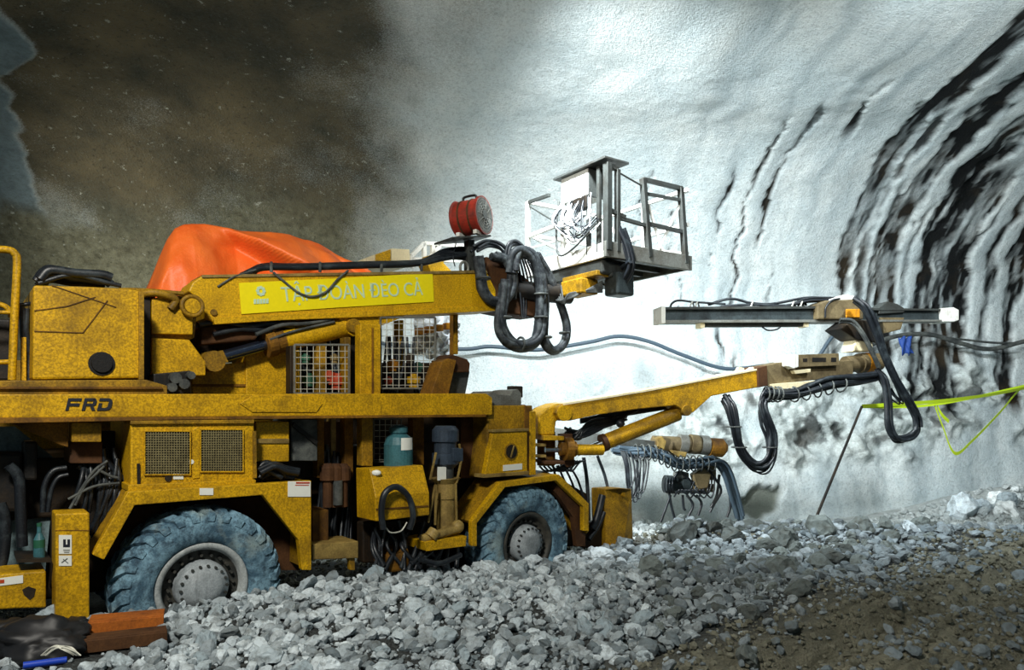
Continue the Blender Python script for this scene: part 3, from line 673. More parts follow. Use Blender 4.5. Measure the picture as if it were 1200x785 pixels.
# lift cylinder of the boom
p0 = P(246, 424, .72); p1 = P(262, 417.5, .72); p2 = P(314, 403, .72); p3 = P(407, 382, .72)
cy = MB().cyl(p2 - (p3 - p2) * .02, p3, 0.112, n=24).build('lift_cylinder', 'boom_yellow', boom)
MB().cyl(p1, p2, 0.058, n=20).build('piston_rod', 'dark_chrome', boom)
MB().steps(p2 - (p3 - p2).normalized() * .03, p2 + (p3 - p2).normalized() * .16, [(0, .07), (0, .135), (.5, .135), (.55, .12), (1, .12)]).build('gland_ring', 'rusty_yellow', boom)
MB().cyl(p0 - n_ * .16, p0 + n_ * .16, .1).bar(p0, p1, .13, .12).build('rod_eye', 'dirty_yellow', boom)
b = MB(); b.tube([P(300, 392, .62), P(330, 381, .62), P(360, 379, .62), P(392, 373, .62)], .022).tube([P(316, 398, .6), P(345, 388, .6), P(392, 377, .6)], .014)
b.build('cylinder_pipe', 'hose_grey', boom)
px_plate('under_boom_tube', [(236, 382), (300, 378), (306, 390), (300, 398), (236, 404)], 0.7, 0.95, 'rust', boom, 0.02)  # dark brown tube below the boom
b = MB(); b.tube([P(234, 380, .68), P(262, 377, .66), P(290, 382, .66), P(318, 379, .66), P(345, 382, .66)], .03).tube([P(250, 392, .66), P(280, 386, .66), P(318, 388, .66)], .025)
b.build('hose', 'hose', boom)
# hoses along the boom's back
b = MB()
for k in range(7):
    b.tube([P(283 + 2 * k, 323, .7 + .04 * k), P(308, 314 - .6 * k % 3, .7 + .04 * k), P(360, 313.5 - (k % 3), .7 + .04 * k), P(430, 311.5 - (k % 3) * 1.2, .7 + .04 * k), P(490, 309 - (k % 3), .7 + .04 * k), P(520, 303 - 1.5 * k, .72 + .03 * k), P(552, 298 - 1.2 * k + (6 if k % 2 else 0), .74 + .02 * k)], .031, 7)
b.build('hose_run', 'hose', boom)
b = MB()
for xk in (318, 375, 447, 494):
    b.tube([P(xk, 319, .66), P(xk, 312, .66), P(xk, 309, .76), P(xk, 309, .9), P(xk, 318, .99)], .018, 6)
b.build('hose_strap', 'hose_grey', boom)
MB().tube([P(320, 319, .575), P(332, 329, .572), P(350, 343, .572), P(366, 347.5, .572), P(382, 342, .572), P(396, 327, .572), P(408, 317, .58)], .012).build('loose_cable', 'hose_grey', boom)
MB().tube([P(255, 336, .59), P(275, 324, .59), P(300, 316, .6)], .009).build('thin_wire', 'hose_grey', boom)

# boom head with its hose loops and the fan post
px_plate('boom_head', [(570, 300), (600, 312), (622, 330), (640, 350), (630, 372), (600, 368), (580, 364), (572, 340)], 0.62, 0.98, 'rust', boom, 0.02)
MB().cyl(P(600, 340, .7), W(668, 345, 9.3), .13).build('boom_extension', 'black_steel', boom)
px_plate('fan_post', [(549, 281), (556, 281), (558, 318), (549, 318)], 0.68, 0.78, 'dark_steel', boom, 0.003)
px_plate('fan_shelf', [(530, 277.5), (575, 275), (576, 277), (530, 280)], 0.55, 0.95, 'dark_steel', boom, 0.003)
b = MB(); q = P(544, 314, .62)
for i in range(13):
    pass
b.tube([q + ex * (.06 * math.cos(a)) + Vector((0, 0, .075 * math.sin(a))) for a in [2 * math.pi * i / 12 for i in range(13)]], .018, 6, 2).build('lifting_eye', 'steel', boom)
def loop(pts, wv): return [P(x, y, wv) for x, y in pts]
b = MB()
b.bundle(loop([(560, 300), (563, 320), (566, 340), (576, 352), (590, 352), (598, 340), (600, 320), (592, 304), (578, 300)], .52), 3, .035, .048, 3)
b.build('hose_loop', 'hose_dust', boom)
b = MB()
b.bundle(loop([(592, 330), (590, 356), (587, 380), (593, 397), (607, 405), (622, 402), (631, 390), (634, 360), (634, 330), (626, 302), (612, 294), (603, 300), (600, 318)], .46), 4, .05, .046, 5)
b.build('hose_loop', 'hose_dust', boom)
b = MB()
b.bundle(loop([(634, 322), (638, 350), (638, 375), (637, 396), (644, 409), (654, 409), (662, 398), (663, 380), (656, 355), (648, 335), (640, 318), (628, 298)], .5), 3, .03, .048, 9)
b.build('hose_loop', 'hose_dust', boom)
b = MB()
b.bundle(loop([(556, 292), (572, 285), (588, 290), (598, 306), (602, 330), (600, 350)], .56), 4, .05, .022, 13).bundle(loop([(594, 300), (597, 287), (605, 284), (614, 291), (624, 300), (632, 316), (634, 350)], .56), 3, .03, .024, 15)
for k in range(7):
    b.tube(loop([(603 + k * 3, 300 + k), (606 + k * 4, 325), (610 + k * 3.2, 350), (612 + k * 2, 372)], .58 + .02 * k), .014, 6)
b.build('hose_loop', 'hose', boom)
b = MB()
for (x, y, a) in ((566, 326, 0), (592, 372, 0), (634, 372, 0), (640, 395, 0), (662, 390, 0), (610, 403, 1), (634, 345, 0)):
    q = P(x, y, .48)
    rr_ = .085 if x < 640 else .07
    ax = Vector((0, 0, 1)) if not a else ex
    sx = ex if not a else Vector((0, 0, 1))
    b.tube([q + (sx * math.cos(t_) + n_ * math.sin(t_)) * rr_ for t_ in [2 * math.pi * i / 12 for i in range(13)]], .016, 6, 1)
b.build('hose_clamp', 'hose_grey', boom)

# ---------------------------------------------------------------- work basket on the boom's end
N = W(712, 284, 8.6)
e1 = Vector((-0.565, 0.825, 0)); e2 = Vector((0.825, 0.565, 0)); ZV = Vector((0, 0, 1))
def K(a, c, z): return N + e1 * a + e2 * c + ZV * z
L1, L2 = 1.72, 1.5
def kbar(m, a, c, wd): m.bar(K(*a), K(*c), wd, wd); return m
bk = MB()
bk.obox(K(L1 / 2, L2 / 2, -.03), e1 * L1, e2 * L2, ZV * .05)
basket = bk.build('work_basket', 'steel', RIG)
basket['label'] = 'steel work basket with railings coloured white where lit and grey where shaded'
for (a, c, da, dc) in ((L1 / 2, 0, L1, .05), (L1 / 2, L2, L1, .05)):  # toe boards, posts, rails: white paints the lit sides, grey the shaded
    MB().obox(K(a, c, -.085), e1 * (da + .05), e2 * dc, ZV * .19).build('toe_board', 'white_and_lit_paint' if c == 0 else 'steel', basket, .006)
MB().obox(K(-.0, L2 / 2, -.085), e1 * .05, e2 * (L2 + .1), ZV * .20).build('toe_board', 'steel', basket, .006)
MB().obox(K(L1, L2 / 2, -.085), e1 * .05, e2 * L2, ZV * .19).build('toe_board', 'white_and_lit_paint', basket, .006)
for k in range(5):
    MB().obox(K(L1 * (k + .5) / 5, L2 / 2, -.1), e1 * .07, e2 * (L2 - .1), ZV * .1).build('floor_joist', 'dark_steel', basket)
def post(a, c, h, wd, mat, a2=None, c2=None, z0=-.1):
    return kbar(MB(), (a, c, z0), (a if a2 is None else a2, c if c2 is None else c2, h), wd).build('post', mat, basket, .004)
post(0, 0, 1.0, .085, 'dark_steel'); post(0, .17, .95, .06, 'dark_steel')
post(0, .74, .92, .07, 'dark_steel', c2=.62); post(0, 1.44, .93, .07, 'dark_steel', c2=1.34)
post(L1, 0, .93, .06, 'white_and_lit_paint'); post(L1 * .52, 0, .55, .05, 'white_and_lit_paint'); post(L1, L2, .95, .06, 'white_and_lit_paint'); post(L1, L2 * .5, .95, .05, 'white_and_lit_paint'); post(L1 * .5, L2, .95, .05, 'white_and_lit_paint')
post(.36, 0, 1.0, .05, 'dark_steel'); post(.16, 0, 1.0, .05, 'dark_steel')
def rail(a, c, wd, mat): return kbar(MB(), a, c, wd).build('rail', mat, basket, .003)
rail((0, 0, .98), (0, .17, .95), .05, 'dark_steel'); rail((0, .17, .92), (0, .70, .80), .018, 'dark_steel')
rail((0, .62, .91), (0, 1.36, .92), .055, 'dark_steel'); rail((0, .66, .73), (0, 1.36, .76), .04, 'dark_steel'); rail((0, 0, .42), (0, .3, .36), .05, 'dark_steel')
rail((0, .2, .34), (0, .7, .31), .045, 'dark_steel'); rail((0, .7, .34), (0, 1.42, .33), .05, 'dark_steel')
rail((0, .9, 0), (.02, 1.36, .72), .03, 'white_and_lit_paint'); rail((0, .72, .6), (0, .98, .02), .03, 'white_and_lit_paint')
for zz in (.93, .45): rail((L1, 0, zz), (L1, L2, zz), .05, 'white_and_lit_paint'); rail((0, L2, zz), (L1, L2, zz), .05, 'white_and_lit_paint')
rail((L1, 0, .05), (L1, L2, .45), .035, 'white_and_lit_paint'); rail((L1, 0, .45), (L1, L2, .05), .035, 'white_and_lit_paint')
rail((0, L2, .05), (L1, L2, .45), .035, 'white_and_lit_paint'); rail((L1 * .5, L2, .0), (L1, L2, .9), .035, 'white_and_lit_paint')
rail((L1, 0, .92), (1.2, 0, .90), .045, 'dark_steel'); rail((L1, 0, .42), (.6, 0, .45), .05, 'white_and_lit_paint'); rail((L1, 0, .88), (1.0, 0, .45), .018, 'dark_steel'); rail((L1, 0, .24), (0.3, 0, .20), .025, 'white_and_lit_paint')
# control cabinet
cb = MB().obox(K(.62, .14, .86), e1 * .56, e2 * .34, ZV * .34).build('control_box', 'white_and_lit_paint', basket, .01)
MB().obox(K(.33, .14, .84), e1 * .02, e2 * .34, ZV * .36).build('control_panel', 'dark_steel', cb, .004)
MB().obox(K(.48, .12, 1.05), e1 * 1.05, e2 * .42, ZV * .03).build('cover_plate', 'dark_steel', cb, .004)
MB().obox(K(.5, .0, .60), e1 * .3, e2 * .1, ZV * .16).build('valve_bank', 'black_steel', cb, .01)
rn = random.Random(4); b = MB(); b2 = MB()
for k in range(22):
    a0 = .25 + .75 * rn.random(); a1 = .05 + .5 * rn.random(); dz = .1 + .25 * rn.random()
    (b if k % 2 else b2).tube([K(a0, .0 - .03 * rn.random(), .7), K(a0 - .05 + .2 * rn.random(), -.05 - .08 * rn.random(), .45), K((a0 + a1) / 2, -.08 - .06 * rn.random(), dz), K(a1, -.05, dz + .12)], .009, 5)
b.build('cable_tangle', 'plastic_sheet', cb); b2.build('cable_tangle', 'hose', cb)
MB().tube([K(.95, -.03, .75), K(.98, -.05, .3), K(.85, -.1, -.02), K(.5, -.12, .02), K(.1, -.1, .25)], .014, 6).build('control_cable', 'hose_grey', cb)
b = MB(); b.bundle([K(-.02, .2, .2), K(-.06, .3, -.05), K(-.05, .36, -.3), K(.1, .34, -.5)], 6, .05, .025, 21); b.build('hose_drop', 'hose', basket)
# swivel under the basket
MB().steps(K(.75, .45, -.12), K(.75, .45, -.42), [(0, .3), (.3, .3), (.3, .2), (1, .2)]).build('swivel', 'dark_steel', basket)
MB().obox(K(.55, .0, -.50), e1 * .42, e2 * .3, ZV * .2).build('tilt_block', 'grimy_yellow', basket, .02)
MB().obox(K(.75, .25, -.28), e1 * 1.3, e2 * .5, ZV * .18).build('tilt_frame', 'dark_steel', basket, .03)
MB().obox(K(.5, .1, -.36), e1 * .7, e2 * .3, ZV * .07).build('tilt_plate', 'dirty_yellow', basket, .01)
MB().obox(K(.35, .35, -.30), e1 * .5, e2 * .4, ZV * .2).build('tilt_bracket', 'dark_steel', basket, .02)
MB().obox(K(.15, .34, -.48), e1 * .26, e2 * .3, ZV * .3).build('slew_motor', 'feed', basket, .03)
MB().cyl(K(1.3, -.1, -.55), K(.98, -.05, -.52), .05).cyl(K(.98, -.08, -.52), K(.82, -.08, -.52), .10).build('tilt_cylinder', 'chrome', basket)
b = MB()
for k in range(8): b.tube([K(1.1 - .05 * k, -.15, -.45), K(.8 - .03 * k, -.22, -.64 - .012 * k), K(.5, -.2, -.66 + .01 * k), K(.2, .1, -.45 - .02 * k)], .011, 5)
b.build('loose_hose', 'hose_grey', basket)
b = MB()
for k in range(6): b.tube([K(1.3 - .2 * k, .3, -.18), K(1.1 - .18 * k, .1 + .05 * k, -.27), K(.9 - .2 * k, .3, -.22)], .03, 6)
b.build('loose_hose', 'hose', basket)

# ---------------------------------------------------------------- engine cover with two grilles
cov = px_plate('engine_cover', [(153, 494), (298, 493), (298, 565), (153, 570)], 0.06, 1.0, 'yellow', bevel=0.015)
px_plate('cover_sill', [(150, 568), (300, 562), (300, 569), (150, 576)], 0.02, 0.3, 'yellow', cov, 0.006)
px_plate('cover_top_plate', [(153, 493), (298, 491.5), (298, 496), (153, 497)], 0.03, 0.3, 'dirty_yellow', cov, 0.004)
for (x0, y0, x1, y1) in ((170.5, 506, 222.5, 555.5), (236, 504, 284.5, 552)):
    g = px_plate('grille', rect(x0, y0, x1, y1), 0.052, 0.075, 'mesh_grille', cov, 0.002, 'dark perforated grille')
    fr = MB(); fw = 1.6
    for r_ in ((x0 - fw, y0 - fw, x1 + fw, y0), (x0 - fw, y1, x1 + fw, y1 + fw), (x0 - fw, y0, x0, y1), (x1, y0, x1 + fw, y1)): fr.prect(*r_, 0.04, 0.07)
    fr.build('grille_frame', 'yellow', g, .003)
    mb = MB(); nx = 17
    for k in range(1, nx):
        xx = x0 + (x1 - x0) * k / nx
        mb.bar(P(xx, y0, .048), P(xx, y1, .048), .006, .006)
        yy = y0 + (y1 - y0) * k / nx
        mb.bar(P(x0, yy, .046), P(x1, yy, .046), .006, .006)
    mb.build('grille_mesh', 'grille_wire', g)
px_plate('cover_divider', [(226, 504), (232, 500), (234, 500), (234, 560), (226, 561)], 0.05, 0.07, 'yellow', cov, 0.003)
q = P(197, 560, .06); MB().cyl(q - n_ * .012, q + n_ * .01, .028).build('cover_lock', 'black_steel', cov)
px_plate('sticker', rect(203, 555, 215, 561.5), 0.052, 0.058, 'sticker', cov, 0)
q = P(224, 541, .06); MB().cyl(q - n_ * .012, q + n_ * .01, .02).build('cover_lock', 'sticker', cov)
MB().bar(P(162, 543, .05), P(162.5, 568, .05), .02, .02).build('cover_latch', 'black_steel', cov)
MB().bar(P(298, 505, .05), P(298.5, 560, .05), .03, .02).build('cover_hinge', 'dirty_yellow', cov)
# the box right of the cover
px_plate('side_locker', rect(300, 494, 339, 541), 0.2, 0.8, 'yellow', bevel=0.01)
px_plate('locker_strip', rect(300, 514, 339, 519.5), 0.185, 0.2, 'tan', RIG, 0.003)
px_plate('grey_guard', [(341, 491), (372, 491), (372, 540), (341, 540)], 0.3, 0.8, 'hose_grey', RIG, 0.008)
MB().bar(P(343, 497, .28), P(371, 519, .28), .03, .04).build('guard_brace', 'black_steel', RIG)
b = MB(); rn = random.Random(8)
for k in range(16):
    x0 = 300 + 12 * rn.random(); x1 = 330 + 22 * rn.random(); yy = 545 + 14 * rn.random(); wv = .02 + .25 * rn.random()
    b.tube([P(x0, yy + 4, wv), P((x0 + x1) / 2 - 5, yy - 3 - 4 * rn.random(), wv), P((x0 + x1) / 2 + 8, yy + 1, wv), P(x1, yy + 4, wv)], .018 + .012 * rn.random(), 6)
b.build('hose_heap', 'hose', RIG)

# ---------------------------------------------------------------- rear fender
fend = px_plate('rear_fender', [(108, 650), (150, 576), (365, 563), (365, 668), (354, 668), (350, 633), (308, 580), (158, 592), (122, 656)], -0.06, 0.02, 'yellow', bevel=0.008)
b = MB()
for a, c in (((109, 650), (151, 577)), ((151, 577), (364, 564)), ((364, 564), (364, 668))):
    b.plate([a, c, (c[0], c[1] + 2.5) if a[1] != 564 else (c[0] - 2, c[1]), (a[0] + (2 if a[0] < 150 else 0), a[1] + (2.5 if a[0] >= 150 else 1))], 0.0, 0.55)
b.build('fender_top', 'dirty_yellow', fend)
px_plate('fender_inner', [(158, 594), (308, 582), (350, 634), (352, 668), (330, 668), (322, 640), (290, 606), (230, 598), (180, 606), (140, 650), (124, 655)], 0.48, 0.55, 'rust', fend, 0)
px_plate('instruction_sign', rect(337.5, 564, 364, 582), -0.068, -0.06, 'sticker', fend, 0, 'white instruction plate')
b = MB()
for r_ in ((347, 564.8, 363, 566.6), (346, 568, 362, 569)): b.prect(*r_, -.071, -.068)
b.build('sign_print', 'red_valve', fend)
px_plate('sticker', rect(234, 572, 250, 580), -0.066, -0.06, 'sticker', fend, 0)

# ---------------------------------------------------------------- rear jacks, cross beam and engine bay at the left edge
jk = px_plate('jack_leg', [(65, 602), (105, 600.5), (105, 726), (65, 730)], -0.10, 0.16, 'yellow', bevel=0.012, label='square yellow rear jack leg with warning stickers')
for (y0, y1) in ((627, 649), (651, 663)):
    px_plate('warning_sticker', rect(69, y0, 84, y1), -0.106, -0.10, 'sticker', jk, 0)
px_plate('sticker_print', [(74, 632), (77, 632), (77, 638), (79, 638), (79, 632), (82, 632), (82, 641), (74, 641)], -0.109, -0.106, 'navy', jk, 0)
b = MB(); 
for k in range(3): b.prect(74 + k * .6, 644 + k * 1.6, 82 - k * .4, 644.6 + k * 1.6, -.108, -.106)
b.bar(P(72, 659, -.107), P(79, 654, -.107), .008, .004).bar(P(74, 655, -.107), P(80, 660, -.107), .006, .004)
b.build('sticker_print', 'hose_grey', jk)
px_plate('jack_seam', rect(65, 621, 105, 622), -0.103, -0.1, 'rusty_yellow', jk, 0)
jb = px_plate('jack_beam', [(-40, 680), (10, 672), (54, 669), (54, 712), (18, 713), (-40, 716)], 0.0, 0.35, 'yellow', RIG, 0.012)
px_plate('warning_sticker', [(0, 677.5), (27, 674), (27, 683), (0, 686.5)], -0.006, 0.0, 'sticker', jb, 0)
px_plate('sticker_print', [(0, 679.5), (5, 679), (5, 683), (0, 683.6)], -0.009, -0.006, 'red_valve', jb, 0)
px_plate('beam_hole', [(26, 691), (33, 687), (42, 690), (40, 699), (35, 703), (28, 697)], -0.004, 0.02, 'black_steel', jb, 0)
px_plate('frame_gusset', [(14, 496), (80, 494), (80, 524), (72, 522)], 0.22, 0.34, 'rusty_yellow', RIG, 0.006)
px_plate('frame_bracket', rect(84, 495, 119, 518), 0.15, 0.45, 'dirty_yellow', RIG, 0.008)
px_plate('frame_bracket', rect(82, 518, 120, 543), 0.3, 0.7, 'rust', RIG, 0.008)
px_plate('engine_panel', [(-60, 500), (18, 500), (74, 545), (62, 575), (52, 680), (-60, 690)], 0.75, 0.85, 'blue_grey', RIG, 0.0)
px_plate('engine_block', [(-50, 530), (28, 530), (28, 600), (-50, 600)], 0.5, 0.75, 'black_steel', RIG, 0.03)
px_plate('engine_duct', rect(28, 517, 44, 563), 0.45, 0.7, 'black_steel', RIG, 0.02)
b = MB(); rn = random.Random(3)
for (pts, r_) in (([(10, 545), (22, 560), (24, 590), (26, 640)], .04), ([(0, 590), (6, 610), (4, 650), (-6, 680)], .04), ([(50, 600), (52, 570), (62, 552), (78, 548)], .022), ([(56, 600), (60, 575), (68, 560), (80, 556)], .018),
                  ([(92, 545), (112, 560), (120, 590), (110, 630)], .03), ([(110, 520), (128, 545), (142, 560), (150, 566)], .03)):
    b.tube([P(x, y, .38) for x, y in pts], r_)
for k in range(12):
    x0 = 95 + 45 * rn.random(); b.tube([P(x0, 520 + 20 * rn.random(), .3 + .3 * rn.random()), P(x0 + 12 * (rn.random() - .5), 560 + 20 * rn.random(), .3), P(x0 - 25 * rn.random(), 600 + 40 * rn.random(), .35)], .018, 6)
b.build('hose', 'hose', RIG)
b = MB()
for (pts) in ([(82, 596), (96, 572), (110, 552), (126, 540)], [(88, 592), (100, 568), (112, 556), (122, 546)], [(118, 552), (130, 558), (138, 560)], [(80, 585), (110, 570), (140, 566)]):
    b.tube([P(x, y, .25) for x, y in pts], .012)
b.build('hose', 'hose_grey', RIG)
MB().prect(80, 505, 150, 590, .75, .9).prect(60, 590, 122, 690, .7, .85).build('bay_wall', 'chassis', RIG)
# railing at the left edge
b = MB()
b.tube([P(-30, 292, .3), P(6, 292.5, .3), P(17, 297, .3), P(20, 310, .3), P(17, 370, .3), P(14, 445, .3)], .028, 10)
b.build('handrail', 'yellow', RIG)
for pts, r_ in (([P(-20, 354, .45), P(4, 358, .45), P(12, 366, .45), P(13, 372, .45)], .022), ([P(-20, 366, .4), P(16, 366, .4)], .016), ([P(-20, 425, .4), P(14, 424, .4)], .02)): MB().tube(pts, r_).build('handrail', 'yellow', RIG)
px_plate('rear_cabinet', [(-40, 372), (14, 374), (14, 446), (-40, 446)], 0.7, 1.2, 'black_steel', RIG, 0.02)
px_plate('rear_post', rect(25, 395, 31, 446), 0.4, 0.5, 'yellow', RIG, 0.004)
b = MB(); rn = random.Random(14)
for k in range(7): b.tube([P(22 + 10 * rn.random(), 358 + 8 * rn.random(), .4), P(26 + 8 * rn.random(), 395, .42), P(30 + 7 * rn.random(), 420, .45), P(28 + 8 * rn.random(), 446, .45)], .02, 6)
b.tube([P(20, 358, .4), P(34, 356, .4), P(52, 354, .3)], .016); b.build('hose', 'hose', RIG)

# ---------------------------------------------------------------- middle: posts, wire guards, pump gear
for (x0, x1, y0, y1, wv, m) in ((422, 446, 380, 462, .32, 'yellow'), (404, 411, 395, 462, .55, 'dirty_yellow'), (411, 421, 392, 462, .8, 'chassis'), (340, 346, 405, 462, .5, 'chassis'), (345, 351, 410, 462, .48, 'yellow'),
                                (371, 383, 398, 462, .7, 'dirty_yellow'), (424, 437, 486, 546, .32, 'dirty_yellow'), (404, 414, 488, 560, .5, 'rusty_yellow'), (372, 380, 488, 560, .5, 'rusty_yellow'), (467, 473, 375, 432, .9, 'yellow'), (484, 497, 487, 545, .5, 'rusty_yellow'),
                                (388, 394, 488, 545, .6, 'tan'), (533, 537, 368, 415, .9, 'dirty_yellow')):
    px_plate('upright', rect(x0, y0, x1, y1), wv, wv + .12, m, RIG, 0.006)
px_plate('upright_edge', rect(436, 384, 438, 462), .31, .33, 'rusty_yellow', RIG, 0)
def guard(x0, y0, x1, y1, wv, pitch, name='wire_guard'):
    fr = MB()
    a, c = P(x0, y0, wv), P(x1, y1, wv)
    cs = [P(x0, y0, wv), P(x1, y0, wv), P(x1, y1, wv), P(x0, y1, wv)]
    for i in range(4): fr.bar(cs[i], cs[(i + 1) % 4], .02, .02)
    g = fr.build(name, 'steel', RIG, .003)
    m = MB(); x = x0 + pitch
    while x < x1: m.bar(P(x, y0, wv), P(x, y1, wv), .0055, .0055); x += pitch
    y = y0 + pitch
    while y < y1: m.bar(P(x0, y, wv + .006), P(x1, y, wv + .006), .0055, .0055); y += pitch
    m.build('wire_mesh', 'wire', g)
    return g
guard(345, 404, 409, 461, .40, 7.4)
guard(446, 372, 510, 455, .40, 7.2)
guard(438, 491, 470, 541, .55, 6.8)
b = MB(); b.prect(340, 470, 420, 640, 1.0, 1.1).build('inner_wall', 'chassis', RIG)
for (x, y, r_, m, wv) in ((395, 447, .09, 'red_valve', .7), (386, 440, .06, 'red_valve', .72), (362, 445, .07, 'green', .75), (358, 420, .05, 'green', .75), (460, 428, .07, 'orange', .8), (485, 446, .08, 'yellow', .7), (455, 446, .05, 'red_valve', .7), (480, 420, .06, 'chassis', .8), (392, 420, .05, 'tan', .8), (490, 430, .06, 'green', .95)):
    q = P(x, y, wv); MB().steps(q - ZV * r_, q + ZV * r_, [(0, r_ * .7), (.3, r_ * .7), (.3, r_), (.8, r_), (.8, r_ * .5), (1, r_ * .5)], 12).build('valve', m, RIG)
b = MB(); rn = random.Random(31)
for k in range(14): x = 350 + 55 * rn.random(); b.tube([P(x, 400, .8 + .2 * rn.random()), P(x + 8 * (rn.random() - .5), 430, .8), P(x + 20 * (rn.random() - .5), 462, .85)], .016, 5)
for k in range(12): x = 450 + 35 * rn.random(); b.tube([P(x, 395, .8 + .2 * rn.random()), P(x + 8 * (rn.random() - .5), 425, .8), P(x + 20 * (rn.random() - .5), 460, .85)], .016, 5)
for k in range(16): x = 375 + 45 * rn.random(); b.tube([P(x, 520 + 20 * rn.random(), .55), P(x + 8 * (rn.random() - .5), 580, .5 + .2 * rn.random()), P(x + 20 * (rn.random() - .5), 630 + 20 * rn.random(), .55)], .018, 5)
b.build('hose', 'hose', RIG)
px_plate('gear_wall', rect(446, 425, 510, 462), 1.0, 1.1, 'chassis', RIG, 0)
px_plate('gear_wall', rect(348, 400, 420, 462), 1.15, 1.25, 'chassis', RIG, 0)
px_plate('valve_rack', [(380, 494), (404, 494), (404, 530), (380, 530)], .62, .75, 'rust', RIG, 0.01)
b = MB()
for k in range(3): q = P(384 + 9 * k, 560, .45); b.steps(q - ZV * .3, q + ZV * .15, [(0, .05), (.6, .05), (.62, .08), (.9, .08), (1, .04)], 12)
b.build('accumulator', 'rust', RIG)
b = MB(); q = P(396, 580, .4); b.cyl(q - ZV * .1, q + ZV * .15, .05); b.build('filter_bowl', 'hose_grey', RIG)
# low step between the wheels
px_plate('step', [(366, 638), (420, 634), (420, 654), (366, 656)], 0.02, 0.4, 'tan', RIG, 0.008)
px_plate('step_bracket', [(408, 645), (416, 645), (416, 668), (410, 668)], 0.05, 0.1, 'dirty_yellow', RIG, 0.004)
px_plate('side_ledge', [(366, 598), (385, 597), (385, 640), (366, 640)], 0.2, 0.5, 'rusty_yellow', RIG, 0.006)
# yellow step box with tank and hose
sb = MB()
f = [P(433, 549, -.02), P(492, 546, -.02), P(503, 581, -.14), P(440, 583, -.14)]
sb.extr([P(417, 548, .32), P(433, 549, -.02), P(440, 583, -.14), P(440.5, 611, -.14), P(418, 606, .3)], ex * ((P(503, 581, -.14) - P(440, 583, -.14)).length))
stepbox = sb.build('step_box', 'yellow', RIG, .01)
stepbox['label'] = 'yellow sloped step box'
px_plate('box_seam', [(441, 596), (502, 592), (502, 594), (441, 598)], -.148, -.14, 'rusty_yellow', stepbox, 0)
hp = [P(449, 620, -.2), P(447, 600, -.2), P(450, 580, -.22), P(460, 571, -.22), P(470, 573, -.22), P(480, 585, -.2), P(484, 605, -.2), P(480, 620, -.18)]
MB().tube(hp, .032, 10).build('looped_hose', 'hose', stepbox)
MB().tube([P(452, 618, -.16), P(458, 624, -.16), P(470, 622, -.14), P(477, 612, -.15)], .008).build('wire', 'wire', stepbox)
MB().ball(P(441, 554, -.06), .05, (1, .4, .6)).build('lamp_lens', 'sticker', stepbox)
q = P(467, 548, .25)
MB().steps(q, q + ZV * .46, [(0, .14), (.06, .155), (.55, .155), (.72, .13), (.80, .08), (.82, .1), (.95, .1), (1, .05)], 24).build('receiver_tank', 'teal', RIG, .004)['label'] = 'teal receiver tank with a white label'
lab = MB(); rs_ = []
for i in range(7):
    a = -0.35 + 1.0 * i / 6; rs_.append((a))
cq = P(467, 520, .25)
vs = []
for zz in (-.06, .07):
    for a in rs_: vs.append(cq + ex * (.158 * math.sin(a)) - n_ * (.158 * math.cos(a)) + ZV * zz)
lab.add(vs, [[i, i + 1, i + 8, i + 7] for i in range(6)]); lab.build('tank_label', 'sticker', RIG)
# pump column
q0 = P(522, 545, .1)
MB().steps(P(522, 548, .1), P(522, 499, .1), [(0, .1), (.1, .15), (.35, .15), (.36, .125), (.62, .125), (.63, .15), (.9, .15), (1, .11)], 24).build('pump_motor', 'motor', RIG)
MB().prect(531, 525, 543, 541, -.06, .1).build('motor_terminal_box', 'motor', RIG, .01)
MB().steps(P(522, 622, .1), P(522, 560, .1), [(0, .12), (.05, .105), (.6, .105), (.62, .12), (.9, .12), (1, .17)], 24).build('pump_cylinder', 'tan', RIG)
MB().cyl(P(522, 562, .1), P(522, 546, .1), .09).build('pump_coupling', 'hose_grey', RIG)
px_plate('sticker', rect(513, 547, 523, 563), -.0, .01, 'sticker', RIG, 0)
b = MB()
for (a, c) in (((510, 568), (502, 612)), ((535, 566), (541, 537)), ((534, 566), (535, 612)), ((511, 568), (510, 615)), ((541, 537), (538, 520)), ((504, 562), (511, 530))): MB().bar(P(*a, -.05), P(*c, -.05), .018, .018).build('tie_rod', 'tan', RIG)
px_plate('pump_tray', [(497, 635), (547, 628), (546, 640), (500, 646)], -.12, .3, 'yellow', RIG, 0.006)
b = MB(); b.cyl(P(494, 632, -.05), P(536, 619, -.05), .05).ball(P(536, 617, -.04), .075).cyl(P(504, 630, -.08), P(510, 622, -.08), .07).build('pump_link', 'tan', RIG)
b = MB(); rn = random.Random(41)
for k in range(22):
    x = 425 + 110 * rn.random(); b.tube([P(x, 605 + 20 * rn.random(), .1 + .3 * rn.random()), P(x + 20 * (rn.random() - .5), 640, .1), P(x + 40 * (rn.random() - .5), 655 + 15 * rn.random(), .0)], .014 + .016 * rn.random(), 5)
b.tube([P(492, 655, -.1), P(515, 660, -.14), P(540, 650, -.1)], .03); b.build('hose', 'hose', RIG)
px_plate('lower_casting', [(455, 652), (480, 642), (480, 668), (456, 672)], .05, .4, 'rusty_yellow', RIG, .03)
px_plate('lower_casting', [(425, 612), (500, 610), (500, 660), (425, 660)], .45, .6, 'chassis', RIG, .02)
px_plate('bulkhead', rect(437, 486, 575, 640), .75, .85, 'chassis', RIG, 0)
px_plate('bulkhead', rect(540, 487, 572, 560), .4, .5, 'rust', RIG, 0)
